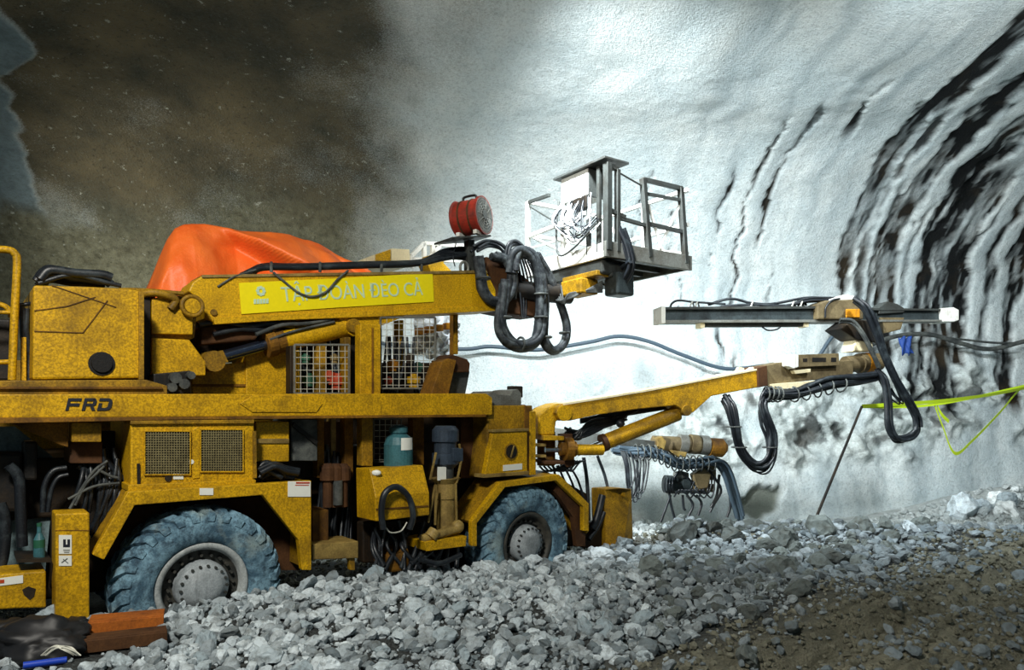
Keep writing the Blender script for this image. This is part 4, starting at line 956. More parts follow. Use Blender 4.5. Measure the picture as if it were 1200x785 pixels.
# tilted rest above the beam
px_plate('boom_rest', [(505, 462), (518, 424), (526, 420), (535, 422), (526, 462)], .15, .4, 'rusty_yellow', RIG, .01)
px_plate('boom_rest', [(526, 462), (531, 430), (549, 424), (551, 436), (546, 462)], .3, .6, 'hose_grey', RIG, .02)
px_plate('rest_pad', [(520, 422), (530, 415), (548, 421), (551, 426), (550, 436), (535, 436)], .22, .5, 'rust', RIG, .01)
MB().bar(P(529, 417, .3), P(529, 370, .35), .03, .03).build('rest_rod', 'rusty_yellow', RIG)
# crumpled plastic sheet behind the guard
b = MB(); rn = random.Random(6); nx, ny = 12, 10
vs = [P(484 + 53 * i / nx + 2 * rn.random(), 369 + (52 - 8 * (i / nx)) * j / ny + 3 * rn.random(), 1.95 + .14 * rn.random()) for i in range(nx + 1) for j in range(ny + 1)]
b.add(vs, [[i * (ny + 1) + j, (i + 1) * (ny + 1) + j, (i + 1) * (ny + 1) + j + 1, i * (ny + 1) + j + 1] for i in range(nx) for j in range(ny) if not (i > 9 and j > 7) and not (i < 3 and j > 8)])
o = b.build('plastic_sheet', 'plastic_sheet', RIG); sm = o.modifiers.new('thick', 'SOLIDIFY'); sm.thickness = .01
b = MB(); 
for k in range(4): b.prect(490 + 11 * k, 384 - 2 * k, 498 + 11 * k, 392 - 2 * k, 1.8, 1.9)
b.build('valve', 'orange', RIG, .01)

# ---------------------------------------------------------------- front body
fb = px_plate('front_body', [(571, 475), (624, 475), (625, 556), (566, 560), (571, 520)], .12, 1.5, 'dirty_yellow', bevel=.012)
px_plate('front_panel', [(578, 505), (618, 503), (618, 553), (568, 558)], .06, .14, 'yellow', fb, .008)
px_plate('panel_lip', [(566, 556), (620, 552), (620, 556), (566, 560)], .03, .2, 'tan', fb, .003)
px_plate('panel_lip', [(577, 503.5), (620, 502), (620, 505), (577, 506.5)], .04, .12, 'tan', fb, .003)
q = P(598.5, 529, .06)
MB().steps(q - n_ * .012, q + n_ * .02, [(0, .085), (0, .1), (1, .1)]).build('porthole_rim', 'dirty_yellow', fb)
MB().cyl(q - n_ * .02, q + n_ * .01, .082).build('porthole', 'black_steel', fb)
MB().bar(q - n_ * .024 + Vector((0, 0, .07)) + ex * .03, q - n_ * .024 - Vector((0, 0, .07)) - ex * .02, .015, .015).build('pointer', 'tan', fb)
px_plate('sticker', [(590, 545), (612, 543), (612, 550), (590, 552)], .05, .06, 'sticker', fb, 0)
px_plate('hinge_block', [(571, 475), (572, 462), (578, 458), (583, 462), (598, 463), (601, 457), (607, 456), (611, 461), (611, 475)], .15, .55, 'steel', fb, .006)
px_plate('front_flange', [(621, 482), (628, 482), (628, 556), (621, 557)], .1, 1.3, 'yellow', fb, .006)
px_plate('flange_edge', [(615, 474), (622, 478), (622, 556), (615, 556)], .11, .3, 'rusty_yellow', fb, .004)
px_plate('bulkhead', rect(500, 600, 600, 690), .9, 1.0, 'chassis', RIG, 0)
px_plate('body_base', [(560, 560), (640, 552), (690, 580), (690, 640), (640, 640), (560, 640)], .55, 1.6, 'chassis', fb, 0)
MB().obox(Vector((0.04, 9.62, 2.43)), (.14, .12, 0), (-.09, .1, 0), (0, 0, .16)).build('fill_lamp_box', 'black_steel', RIG, .01)  # made-up housing for the added low wall lamp
# front fender
ff = px_plate('front_fender', [(553, 640), (553, 611), (587, 565), (655, 556), (690, 590), (690, 622), (684, 622), (684, 594), (652, 563), (592, 571), (559, 613), (559, 640)], -.05, .02, 'yellow', bevel=.006)
b = MB()
for a, c in (((553, 611), (587, 565)), ((587, 565), (655, 556)), ((655, 556), (690, 590)), ((690, 590), (690, 622))):
    b.plate([a, c, (c[0] - (2.5 if c[0] == 690 else 0), c[1] + 3), (a[0] + (2 if a[0] == 553 else -2 if a[0] == 690 else 0), a[1] + 3)], 0, .5)
b.build('fender_top', 'dirty_yellow', ff)
px_plate('fender_skirt', [(655, 562), (686, 592), (686, 640), (676, 640), (672, 606), (650, 575)], .05, .12, 'rust', ff, 0)
# front jack
fj = MB(); 
fj.extr([P(708, 573, .28), P(727, 572, .10), P(740, 573, .22), P(742, 641, .22), P(729, 645, .10), P(710, 645, .28)], V3(MP, .25))
fj = fj.build('jack_leg', 'dirty_yellow', RIG, .01); fj['label'] = 'rusty yellow front jack leg'
q = P(733, 580, .14); MB().cyl(q - n_ * .01, q + n_ * .05, .035).build('jack_pin', 'dirty_yellow', fj)
MB().prect(684, 612, 712, 642, .35, .6).build('jack_arm', 'chassis', RIG, .01)
b = MB(); b.tube([P(700, 534, .5), P(708, 555, .45), P(713, 575, .35)], .022).tube([P(684, 536, .5), P(688, 565, .45), P(690, 610, .4)], .026).tube([P(706, 580, .3), P(700, 605, .3), P(694, 620, .3)], .05).tube([P(708, 600, .3), P(700, 618, .3), P(690, 632, .3)], .035)
for k in range(4): b.tube([P(648 + 6 * k, 545, .55), P(652 + 8 * k, 560, .5), P(664 + 7 * k, 585, .45)], .016, 6)
b.build('hose', 'hose', RIG)

# ---------------------------------------------------------------- slewing head and front drill boom
YA, YB = 8.75, 10.3
A3 = W(648, 495, YA); B3 = W(1035, 425, YB)
BP = Plane((A3.x, A3.y), (B3.x - A3.x, B3.y - A3.y))
nb_ = Vector((BP.v[0], BP.v[1], 0)); ub_ = Vector((BP.u[0], BP.u[1], 0))
def bp(name, px, w0, w1, mat, parent, bevel=.008, label=None):
    return px_plate(name, px, w0, w1, mat, parent, bevel, label, BP)
def Bp(x, y, w=0.0): return BP.p(x, y, w)
kn = bp('slew_head', [(631, 510), (631, 486), (641, 478), (654, 473), (668, 471), (660, 486), (652, 494), (650, 510)], -.05, .45, 'yellow', RIG, .02)
MB().cyl(Bp(640, 470 + 36, .2), Bp(640, 545, .2), .12).build('slew_pin', 'rusty_yellow', kn)
MB().cyl(Bp(639, 527, .0), Bp(656, 527, .0), .035).build('piston_rod', 'chrome', kn)
bp('clevis', [(627, 520), (640, 520), (640, 523), (627, 523)], -.08, .1, 'tan', kn, .002); bp('clevis', [(627, 533), (640, 533), (640, 536), (627, 536)], -.08, .1, 'tan', kn, .002)
bp('slew_link', [(637, 510), (661, 511), (661, 516), (637, 516)], -.1, .25, 'yellow', kn, .006); bp('slew_link', [(638, 540), (662, 540), (662, 544), (638, 544)], -.1, .25, 'rust', kn, .006)
MB().steps(Bp(656, 526, -.02), Bp(674, 526, -.02), [(0, .09), (.3, .09), (.3, .15), (.75, .15), (.75, .1), (1, .1)]).build('gland_ring', 'rusty_yellow', kn)
MB().cyl(Bp(673, 527, -.02), Bp(706, 527, -.02), .072).build('slew_cylinder', 'yellow', kn)
bp('slew_mount', [(661, 509), (671, 508), (674, 545), (664, 548)], .05, .3, 'rust', kn, .01)
b = MB(); rn = random.Random(51)
for k in range(16): b.tube([Bp(662 + 8 * rn.random(), 500 + 8 * rn.random(), .1 + .3 * rn.random()), Bp(672 + 8 * rn.random(), 503 + 12 * rn.random(), .1), Bp(686 + 10 * rn.random(), 494 + 14 * rn.random(), .1), Bp(710 + 25 * rn.random(), 488 + 4 * rn.random(), .15)], .018, 6)
for k in range(7): b.tube([Bp(632 + 5 * k, 546, .1), Bp(640 + 5 * k, 552, .1), Bp(655 + 4 * k, 548 - k, .1), Bp(668 + 3 * k, 540, .15)], .014, 6)
for k in range(4): b.tube([Bp(680, 492 + k, .2), Bp(730, 482 + 1.5 * k, .2), Bp(790, 474 + k, .2)], .02, 6)
b.tube([Bp(726, 492, .1), Bp(734, 487, .1), Bp(745, 482, .1), Bp(750, 476, .1)], .014); b.ball(Bp(727, 496, .05), .06)
b.build('hose', 'hose', kn)
bm_ = bp('drill_boom', [(651, 484), (653, 477), (660, 473), (700, 467), (760, 457), (860, 438.5), (893, 432), (893, 453), (860, 459), (834, 464), (813, 483), (803, 487), (799, 480), (792, 475), (750, 479), (700, 486), (668, 493), (657, 493)], -.16, .22, 'grimy_yellow', RIG, .012, 'long yellow front drill boom')
q = Bp(661, 484, -.16); MB().cyl(q - nb_ * .03, q + nb_ * .45, .1, n=20).build('pivot_boss', 'yellow', bm_)
q = Bp(804, 481, -.16); MB().cyl(q - nb_ * .03, q + nb_ * .43, .07, n=16).build('pivot_boss', 'dirty_yellow', bm_)
p0 = Bp(708, 518.5, .0); p1 = Bp(798, 482.5, .0)
MB().cyl(p0, p0.lerp(p1, .95), .105, n=24).build('lift_cylinder', 'grimy_yellow', bm_)
MB().cyl(p0.lerp(p1, -.03), p0.lerp(p1, .02), .118, n=20).build('gland_ring', 'rust', bm_)
MB().cyl(Bp(676, 531, .1), p0, .045).build('piston_rod', 'chrome', bm_)
bp('boom_top_highlight', [(660, 472.5), (700, 466), (760, 456), (893, 431), (893, 433), (760, 458.5), (700, 468.5), (660, 475)], -.17, .23, 'cream', bm_, .002)  # pale strip paints lamp light along the boom's top edge
bp('boom_collar', [(888, 431), (899, 428), (900, 452), (889, 454)], -.19, .25, 'rust', bm_, .008)
bp('inner_boom', [(897, 428), (922, 423), (960, 424), (1000, 422), (1000, 440), (957, 445), (899, 451)], -.13, .2, 'brown_steel', bm_, .01)
bp('boom_strip', [(862, 437), (866, 430), (872, 431), (872, 436)], -.1, -.05, 'cream', bm_, .0)
bp('boom_strip', [(878, 434), (883, 430), (886, 434), (884, 437)], -.1, -.0, 'cream', bm_, .0)
bp('valve_rail', [(936, 415.5), (983, 414), (984, 428), (936, 430)], -.2, -.02, 'brown_steel', bm_, .004)
b = MB(); b.plate([(941, 420), (946, 420), (946, 424), (941, 424)], -.204, -.2, BP).plate([(952, 419), (968, 419), (968, 424), (952, 424)], -.204, -.2, BP).plate([(974, 419), (980, 419), (980, 424), (974, 424)], -.204, -.2, BP); b.build('rail_slot', 'black_steel', bm_)
bp('rail_bracket', [(922, 418), (930, 415), (936, 416), (936, 430), (930, 432), (923, 429)], -.24, .05, 'white_and_lit_paint', bm_, .01)
bp('rail_plate', [(930, 434), (950, 432), (950, 436), (932, 438)], -.2, -.12, 'cream', bm_, .002)
bp('boom_lower_plate', [(903, 450), (955, 446), (955, 452), (905, 457)], -.2, -.1, 'cream', bm_, .003)
MB().steps(Bp(990, 427, .0), Bp(1030, 424, .0), [(0, .12), (.4, .125), (.4, .15), (.55, .15), (.55, .13), (1, .13)], 24).build('rotator', 'brown_steel', bm_)
MB().cyl(Bp(1012, 425.5, .0), Bp(1019, 425, .0), .153, n=24).build('rotator_band', 'orange', bm_)
bp('feed_bracket', [(1000, 412), (1004, 395), (1022, 394), (1024, 412)], -.1, .15, 'cream', bm_, .02)
bp('feed_bracket', [(985, 385), (1000, 374), (1030, 376), (1036, 395), (1030, 402), (1004, 398)], -.14, .2, 'black_steel', bm_, .02)
# hose bundles of the drill boom
b = MB(); b.bundle([Bp(850, 466, -.1), Bp(856, 478, -.2), Bp(862, 505, -.24), Bp(868, 528, -.24), Bp(880, 543, -.24), Bp(893, 545, -.24), Bp(903, 534, -.24), Bp(904, 512, -.24), Bp(897, 492, -.24), Bp(893, 474, -.22), Bp(898, 462, -.2), Bp(906, 457, -.18)], 9, .075, .026, 61)
b.bundle([Bp(866, 528, -.2), Bp(884, 550, -.2), Bp(900, 550, -.22), Bp(909, 528, -.2), Bp(900, 500, -.2)], 4, .05, .013, 62, jit=.9)
b.build('hose_loop', 'hose', bm_)
b = MB(); b.bundle([Bp(900, 462, -.18), Bp(930, 462, -.2), Bp(950, 456, -.22), Bp(975, 448, -.22), Bp(1005, 444, -.2), Bp(1030, 440, -.2)], 8, .07, .028, 63)
b.build('hose_run', 'hose', bm_)
b = MB()
for k in range(9):
    x = 898 + 4.5 * k if k < 4 else 930 + 14 * (k - 4); q = Bp(x, (462 if x < 935 else 462 - (x - 935) * .22), -.2)
    b.tube([q + (ZV * math.cos(t_) + nb_ * math.sin(t_)) * .105 + ub_ * .02 * math.sin(t_ + k) for t_ in [2 * math.pi * i / 12 for i in range(13)]], .012, 5, 1)
for (x, y) in ((860, 500), (866, 524), (902, 524)):
    q = Bp(x, y, -.24); b.tube([q + (ub_ * math.cos(t_) + nb_ * math.sin(t_)) * .1 for t_ in [2 * math.pi * i / 12 for i in range(13)]], .01, 5, 1)
b.build('hose_tie', 'hose_grey', bm_)
b = MB(); b.bundle([Bp(1002, 351, -.2), Bp(1014, 362, -.3), Bp(1024, 385, -.32), Bp(1036, 415, -.34), Bp(1050, 445, -.34), Bp(1064, 468, -.34), Bp(1074, 487, -.32), Bp(1074, 500, -.3)], 8, .06, .028, 71)
b.build('hose_loop', 'hose', bm_)
b = MB(); b.bundle([Bp(1074, 486, -.3), Bp(1075, 503, -.3), Bp(1064, 513, -.3), Bp(1050, 514, -.3), Bp(1042, 500, -.3), Bp(1040, 470, -.28), Bp(1036, 445, -.26), Bp(1028, 435, -.22)], 6, .05, .03, 73)
b.bundle([Bp(1030, 440, -.22), Bp(1044, 460, -.25), Bp(1056, 472, -.25), Bp(1048, 450, -.25)], 5, .05, .012, 75, jit=1.2)
b.build('hose_loop', 'hose', bm_)
b = MB(); b.bundle([Bp(985, 376, -.2), Bp(1000, 378, -.26), Bp(1012, 392, -.3), Bp(1022, 412, -.3), Bp(1030, 430, -.28)], 4, .03, .022, 77); b.build('hose_loop', 'hose_grey', bm_)

# ---------------------------------------------------------------- the feed carrying the rock drill
Fa, Fb = W(778, 368, 9.75), W(1122, 368, 10.6)
FP = Plane((Fa.x, Fa.y), (Fb.x - Fa.x, Fb.y - Fa.y))
nf = Vector((FP.v[0], FP.v[1], 0))
def fp(name, px, w0, w1, mat, parent, bevel=.005, label=None): return px_plate(name, px, w0, w1, mat, parent, bevel, label, FP)
feed = fp('drill_feed', [(779, 362), (960, 361), (1122, 363), (1122, 375), (960, 376), (779, 376)], -.02, .16, 'feed', RIG, .006, 'long dark steel drill feed rail')
fp('feed_rail', [(779, 359.5), (955, 358.5), (1030, 361), (1122, 362), (1122, 364), (1030, 363.5), (955, 361.5), (779, 362.5)], -.07, .2, 'dark_steel', feed, .002)
fp('feed_rail', [(779, 375), (955, 374.5), (1122, 374.5), (1122, 376.5), (955, 377.5), (779, 378)], -.07, .2, 'steel', feed, .002)
fp('end_plate', [(775, 359), (780, 359), (780, 378.5), (775, 378.5)], -.09, .22, 'white_and_lit_paint', feed, .004)
fp('nose_guide', [(1104, 361), (1118, 360), (1124, 363), (1124, 375), (1118, 377), (1106, 377)], -.1, .2, 'white_and_lit_paint', feed, .01)
fp('feed_cylinder', [(822, 377), (946, 376), (946, 382.5), (822, 383)], .0, .12, 'dark_steel', feed, .02)
fp('feed_lug', [(821, 376), (826, 376), (826, 384), (821, 384)], -.03, .14, 'cream', feed, .003); fp('feed_lug', [(943, 375), (948, 375), (948, 383), (943, 383)], -.03, .14, 'cream', feed, .003)
fp('rock_drill', [(958, 356), (968, 352), (1008, 350), (1012, 362), (1012, 374), (958, 374)], -.12, .2, 'brown_steel', feed, .02)
fp('drill_block', rect(992, 362, 1008, 372), -.14, -.1, 'orange', feed, .01)
fp('drill_cover', [(975, 350), (990, 345), (1004, 347), (1008, 352), (975, 355)], -.1, .15, 'white_and_lit_paint', feed, .01)
fp('drill_front', [(1030, 360), (1040, 353), (1052, 356), (1060, 361), (1060, 366), (1030, 368)], -.06, .15, 'dark_steel', feed, .01)
fp('carriage', [(1032, 372), (1060, 372), (1056, 386), (1040, 390)], -.06, .15, 'brown_steel', feed, .01)
MB().cyl(FP.p(790, 367, .05), FP.p(830, 367, .05), .05).build('drill_chuck', 'chrome', feed)
b = MB()
b.tube([FP.p(785, 361, .02), FP.p(788, 355, .02), FP.p(796, 352, .02), FP.p(815, 354, .02), FP.p(850, 356, .02)], .016).tube([FP.p(830, 357, .04), FP.p(856, 350, .04), FP.p(880, 355, .04), FP.p(905, 356, .04), FP.p(945, 349, .04), FP.p(975, 350, .04)], .02)
b.tube([FP.p(845, 359, .0), FP.p(880, 357, .0), FP.p(920, 358, .0), FP.p(950, 352, .0), FP.p(980, 352, .0)], .02).tube([FP.p(893, 383, .02), FP.p(900, 387, .02), FP.p(910, 386, .02), FP.p(916, 382, .02)], .012)
for k in range(5): b.tube([FP.p(925 + 5 * k, 358, .02 * k), FP.p(945, 350 + k, .02 * k), FP.p(970, 349 + k, .02 * k), FP.p(1004, 351 + k, .0)], .018, 6)
b.tube([FP.p(967, 372, -.13), FP.p(968, 360, -.14), FP.p(975, 352, -.14), FP.p(984, 350, -.12)], .014)
b.build('hose', 'hose', feed)
b = MB()
for x in (811, 817, 882, 930, 940): b.tube([FP.p(x - 2, 359, -.05), FP.p(x, 354, -.03), FP.p(x + 1, 354, .05), FP.p(x + 2, 359, .1)], .012, 5)
b.build('hose_clip', 'wire', feed)

# ---------------------------------------------------------------- second drill boom beyond, lowered
Ga, Gb = W(715, 525, 11.2), W(860, 525, 11.5)
GP = Plane((Ga.x, Ga.y), (Gb.x - Ga.x, Gb.y - Ga.y)); ng_ = Vector((GP.v[0], GP.v[1], 0)); ug_ = Vector((GP.u[0], GP.u[1], 0))
def Gp(x, y, w=0.0): return GP.p(x, y, w)
b2_ = px_plate('drill_boom', [(640, 500), (735, 513), (768, 517), (768, 524), (735, 523), (640, 525)], 0, .25, 'dark_steel', RIG, .01, 'second drill boom lowered behind the front one', GP)
MB().cyl(Gp(765, 520, .1), Gp(836, 523, .1), .14, n=20).build('boom_tube', 'brown_steel', b2_)
MB().steps(Gp(830, 524, .1), Gp(851, 525, .1), [(0, .16), (.75, .16), (1, .08)], 20).build('boom_end', 'rusty_yellow', b2_)
for x, y, m in ((775, 519, 'brown_steel'), (795, 517, 'steel'), (808, 517, 'brown_steel'), (820, 518, 'steel')):
    MB().cyl(Gp(x, y + 3, .1), Gp(x + 9, y + 4, .1), .165, n=18).build('boom_clamp', m, b2_)
px_plate('lug', [(770, 513), (776, 511), (781, 517), (778, 530), (772, 530)], -.1, .1, 'tan', b2_, .01, None, GP)
px_plate('lug', [(786, 527), (806, 530), (804, 536), (790, 536)], -.1, .1, 'tan', b2_, .02, None, GP)
b = MB(); b.bundle([Gp(720, 526), Gp(740, 530), Gp(760, 530, -.1), Gp(778, 535, -.15), Gp(795, 543, -.15), Gp(815, 543, -.15), Gp(838, 540, -.15), Gp(850, 552, -.12), Gp(858, 578, -.1), Gp(866, 606, -.05)], 8, .09, .034, 81)
b.build('hose_run', 'wall_cable', b2_)
b = MB()
for k in range(13):
    x = 745 + 7.5 * k; y = 530 if x < 765 else min(543, 530 + (x - 765) * .5)
    q = Gp(x, y, -.12); b.tube([q + (ZV * math.cos(t_) + ng_ * math.sin(t_)) * .13 for t_ in [2 * math.pi * i / 12 for i in range(13)]], .013, 5, 1)
b.build('hose_tie', 'hose_grey', b2_)
b = MB(); rn = random.Random(91)
for k in range(9):
    x0 = 726 + 16 * rn.random(); dpt = 40 + 18 * rn.random(); b.tube([Gp(x0, 528, -.05), Gp(x0 + 5, 545, -.1), Gp(x0 + 8, 528 + dpt, -.12), Gp(x0 + 14, 528 + dpt - 4, -.12), Gp(x0 + 16 + 4 * rn.random(), 545, -.1), Gp(x0 + 16, 532, -.05)], .013, 5)
b.build('hose_loop', 'hose', b2_)
MB().steps(Gp(779, 567, .05), Gp(812, 569, .05), [(0, .10), (0, .15), (.25, .15), (.25, .12), (.55, .12), (.55, .14), (.8, .14), (.85, .09), (1, .09)], 18).build('rock_drill', 'feed', b2_)
MB().steps(Gp(808, 570, .02), Gp(836, 572, .02), [(0, .08), (.3, .11), (.7, .11), (.7, .07), (1, .07)], 14).build('drill_shank', 'brown_steel', b2_)
MB().steps(Gp(790, 556, .0), Gp(806, 557, .0), [(0, .05), (.5, .07), (1, .05)], 12).build('drill_valve', 'steel', b2_)
b = MB()
for k in range(4): b.tube([Gp(780 + 3 * k, 560, -.1), Gp(779 + 3 * k, 567, -.18), Gp(780 + 3 * k, 576, -.12), Gp(784 + 4 * k, 578, .0)], .014, 5)
for k in range(8): b.tube([Gp(790 + 5 * k, 582 - (k % 3) * 3, -.08), Gp(796 + 4 * k, 574, -.18), Gp(806 + 4 * k, 578 + (k % 2) * 5, -.16), Gp(816 + 3 * k, 560, -.12), Gp(826, 546, -.1)], .014, 5)
b.build('hose', 'hose', b2_)
MB().cyl(Gp(832, 543, .1), Gp(832, 562, .1), .10, n=16).build('drill_mount', 'brown_steel', b2_)
px_plate('drill_bracket', [(812, 556), (826, 548), (834, 556), (830, 572), (818, 574)], -.16, .0, 'brown_steel', b2_, .02, None, GP)
b = MB()
for pts in ([(784, 576), (787, 594), (793, 616)], [(786, 580), (780, 596), (774, 612)], [(805, 580), (812, 592), (806, 606)], [(816, 580), (822, 590), (818, 604)], [(838, 560), (845, 575), (836, 592), (832, 600)], [(800, 580), (801, 594), (803, 598)], [(843, 556), (840, 580), (833, 595)], [(790, 560), (797, 552), (806, 560), (816, 570)], [(852, 560), (856, 590), (852, 606)]):
    b.tube([Gp(x, y, -.08) for x, y in pts], .022, 6)
b.build('hose', 'hose', b2_)

# ---------------------------------------------------------------- gear on the rig's far side, seen over the boom
px_plate('far_canopy_box', [(441, 298), (459, 291), (480, 292), (481, 312), (441, 312)], 2.3, 2.9, 'cream', RIG, .01)
px_plate('far_canopy_side', [(441, 298), (458, 292), (458, 312), (441, 312)], 2.26, 2.3, 'yellow', RIG, .005)
b = MB()
for a, c in (((482, 300), (497, 285)), ((497, 285), (552, 289)), ((497, 285), (497, 310)), ((497, 310), (515, 288)), ((482, 300), (482, 314)), ((507, 287), (507, 310)), ((515, 305), (540, 288)), ((482, 304), (552, 306))): b.bar(P(*a, 2.3), P(*c, 2.3), .055, .055)
b.build('far_railing', 'white_and_lit_paint', RIG)
px_plate('far_boom_arm', [(500, 306), (506, 298), (524, 297), (520, 308), (530, 318), (506, 322)], 2.0, 2.25, 'yellow', RIG, .01)
px_plate('canopy_core', [(222, 352), (410, 330), (410, 420), (222, 420)], 1.35, 2.25, 'chassis', RIG, 0)
# ================================================================ loose things on and around the rig
# ---------------------------------------------------------------- orange tarpaulin
def tarp():
    prof = [(171, 343), (178, 325), (186, 303), (195, 282), (204, 269), (214, 264.5), (226, 263), (240, 263), (262, 267), (285, 269.5), (312, 271.5), (340, 274), (356, 281), (372, 286), (392, 297), (408, 305), (421, 311), (426, 316)]
    xs_ = [p[0] for p in prof]; ys_ = [p[1] for p in prof]
    na, nb = 200, 60; vs = []
    tg = np.array([(P(171 + 255 * i / na, float(np.interp(171 + 255 * i / na, xs_, ys_)), 1.75) - Vector((MP.o[0], MP.o[1], 0))).dot(ex) for i in range(na + 1)])
    TG, SG = np.meshgrid(tg, np.arange(nb + 1) / nb, indexing='ij')
    N1 = .035 * fbm(TG * 2.4 + SG * 1.6, SG * 3.5 - TG * .8, 3); N2 = vnoise(TG * 2, SG * 2)
    for i in range(na + 1):
        x = 171 + 255 * i / na
        ytop = float(np.interp(x, xs_, ys_)); ybot = 352 - 14 * (x - 171) / 255
        top = P(x, ytop, 1.75); bot_z = P(x, ybot, 1.22).z
        t = (top - Vector((MP.o[0], MP.o[1], 0))).dot(ex)
        for j in range(nb + 1):
            s = j / nb                                     # 0 front hem .. 0.5 ridge .. 1 back hem
            q = 1 - abs(2 * s - 1)
            rise = q ** 0.62
            wv = 1.30 + (1.75 - 1.30) * (s / .5) ** 1.3 if s <= .5 else 1.75 + 0.6 * ((s - .5) / .5) ** .8
            z = bot_z + (top.z - bot_z) * rise
            fold = float(N1[i, j]) + .02 * math.sin(t * 14 + s * 5 + 2 * float(N2[i, j])) * (1 - q)
            # long diagonal crease falling to the right
            dl = t - (0.62 + 1.25 * (1 - q ** .62)); on = min(1, 3 * (1 - q)) * min(1, max(0, (t - .3) * 2)); fold += .15 * math.tanh(dl / .035) * math.exp(-max(0, dl) / .5) * on
            for (c0, sl, dp) in ((1.9, .5, .06), (2.25, .3, .05), (2.7, .2, .05), (-.05, -.2, .05), (3.0, .15, .04)):
                fold -= dp * math.exp(-((t - c0 - sl * (1 - q)) / .07) ** 2) * min(1, 2.5 * (1 - q)); fold += dp * .7 * math.exp(-((t - c0 - .13 - sl * (1 - q)) / .09) ** 2) * min(1, 2.5 * (1 - q))
            vs.append(MP.g(t, wv - fold * 1.4, z + fold * (.5 if q > .9 else .25)))
    m = MB(); m.add(vs, [[i * (nb + 1) + j, (i + 1) * (nb + 1) + j, (i + 1) * (nb + 1) + j + 1, i * (nb + 1) + j + 1] for i in range(na) for j in range(nb)], True)
    o = m.build('tarpaulin', 'tarp', None, at=P(290, 345, 1.5))
    so = o.modifiers.new('thick', 'SOLIDIFY'); so.thickness = .008
    tag(o, 'bright orange tarpaulin draped over the gear behind the yellow boom', 'tarpaulin')
tarp()

# ---------------------------------------------------------------- red ventilation fan on its post
fc = P(552, 255, .76)
fa = Vector((.90, -.42, .05)).normalized()
fan = thing('ventilation_fan', fc - Vector((0, 0, .25)), 'round red portable ventilation fan on a post above the hose loops', 'fan')
def frame(a):
    s_ = a.cross(ZV).normalized(); return s_, s_.cross(a).normalized()
fs_, fu_ = frame(fa)
MB().steps(fc - fa * .20, fc + fa * .19, [(0, .215), (.05, .232), (.10, .215), (.9, .215), (.93, .238), (1, .238), (1, .222)], 36).build('drum', 'red', fan)
for k in (-.08, .06):
    MB().steps(fc + fa * (k - .012), fc + fa * (k + .012), [(0, .22), (1, .22)], 36).build('drum_band', 'rust', fan)
g = MB()
for r_ in (.05, .085, .12, .155, .19, .22):
    g.tube([fc + fa * (.20 - r_ * .06) + (fs_ * math.cos(a) + fu_ * math.sin(a)) * r_ for a in [2 * math.pi * i / 24 for i in range(25)]], .006, 5, 1)
for k in range(10):
    a = 2 * math.pi * k / 10; d = fs_ * math.cos(a) + fu_ * math.sin(a); g.bar(fc + fa * .20 + d * .03, fc + fa * .19 + d * .225, .008, .008)
g.build('grille', 'steel', fan)
MB().steps(fc + fa * .18, fc + fa * .192, [(0, .21), (1, .21)], 30).build('face_guard', 'hose_grey', fan)
MB().steps(fc + fa * .1, fc + fa * .205, [(0, .07), (1, .06)], 16).build('motor_cap', 'dark_steel', fan)
bl = MB()
for k in range(6):
    a = 2 * math.pi * k / 6; d = fs_ * math.cos(a) + fu_ * math.sin(a); e = fs_ * -math.sin(a) + fu_ * math.cos(a)
    bl.obox(fc + fa * .13 + d * .13, d * .16, (e * .8 + fa * .5).normalized() * .1, fa.cross(e) * .004)
bl.build('fan_blades', 'dark_steel', fan)
MB().tube([fc + fu_ * .21 - fa * .1, fc + fu_ * .265 - fa * .09, fc + fu_ * .275, fc + fu_ * .265 + fa * .08, fc + fu_ * .215 + fa * .09], .016, 8, 4).build('handle', 'black_steel', fan)
for k in (-.12, .12):
    MB().obox(fc - fu_ * .225 + fa * k, fa * .05, fs_ * .3, fu_ * .05).build('foot', 'white_and_lit_paint', fan, .005)
MB().tube([fc - fa * .2 - fu_ * .05, fc - fa * .22 - fu_ * .25, P(531, 300, .7), P(533, 312, .72)], .008, 5).build('power_cord', 'hose', fan)

# ---------------------------------------------------------------- black rods and cables lying on the tank
hp = MB(); rn = random.Random(17)
for k in range(9):
    y = 318 + 12 * (k % 4) / 4 + 3 * rn.random(); x0 = 42 + 6 * rn.random(); x1 = 112 + 20 * rn.random(); wv = .3 + .08 * k
    hp.tube([P(x0, y + 8, wv), P(x0 + 12, y - 2 - 4 * rn.random(), wv), P((x0 + x1) / 2, y - 2 + 3 * rn.random(), wv), P(x1 - 12, y + 2, wv), P(x1, y + 10 - 6 * rn.random(), wv)], .028 + .015 * rn.random(), 7)
hp.tube([P(45, 332, .3), P(85, 322, .3), P(125, 331, .3), P(142, 335, .3)], .02)
o = hp.build('cable_heap', 'hose', None, at=P(85, 334, .5)); tag(o, 'tangled heap of black cables lying on top of the yellow tank', 'cables')

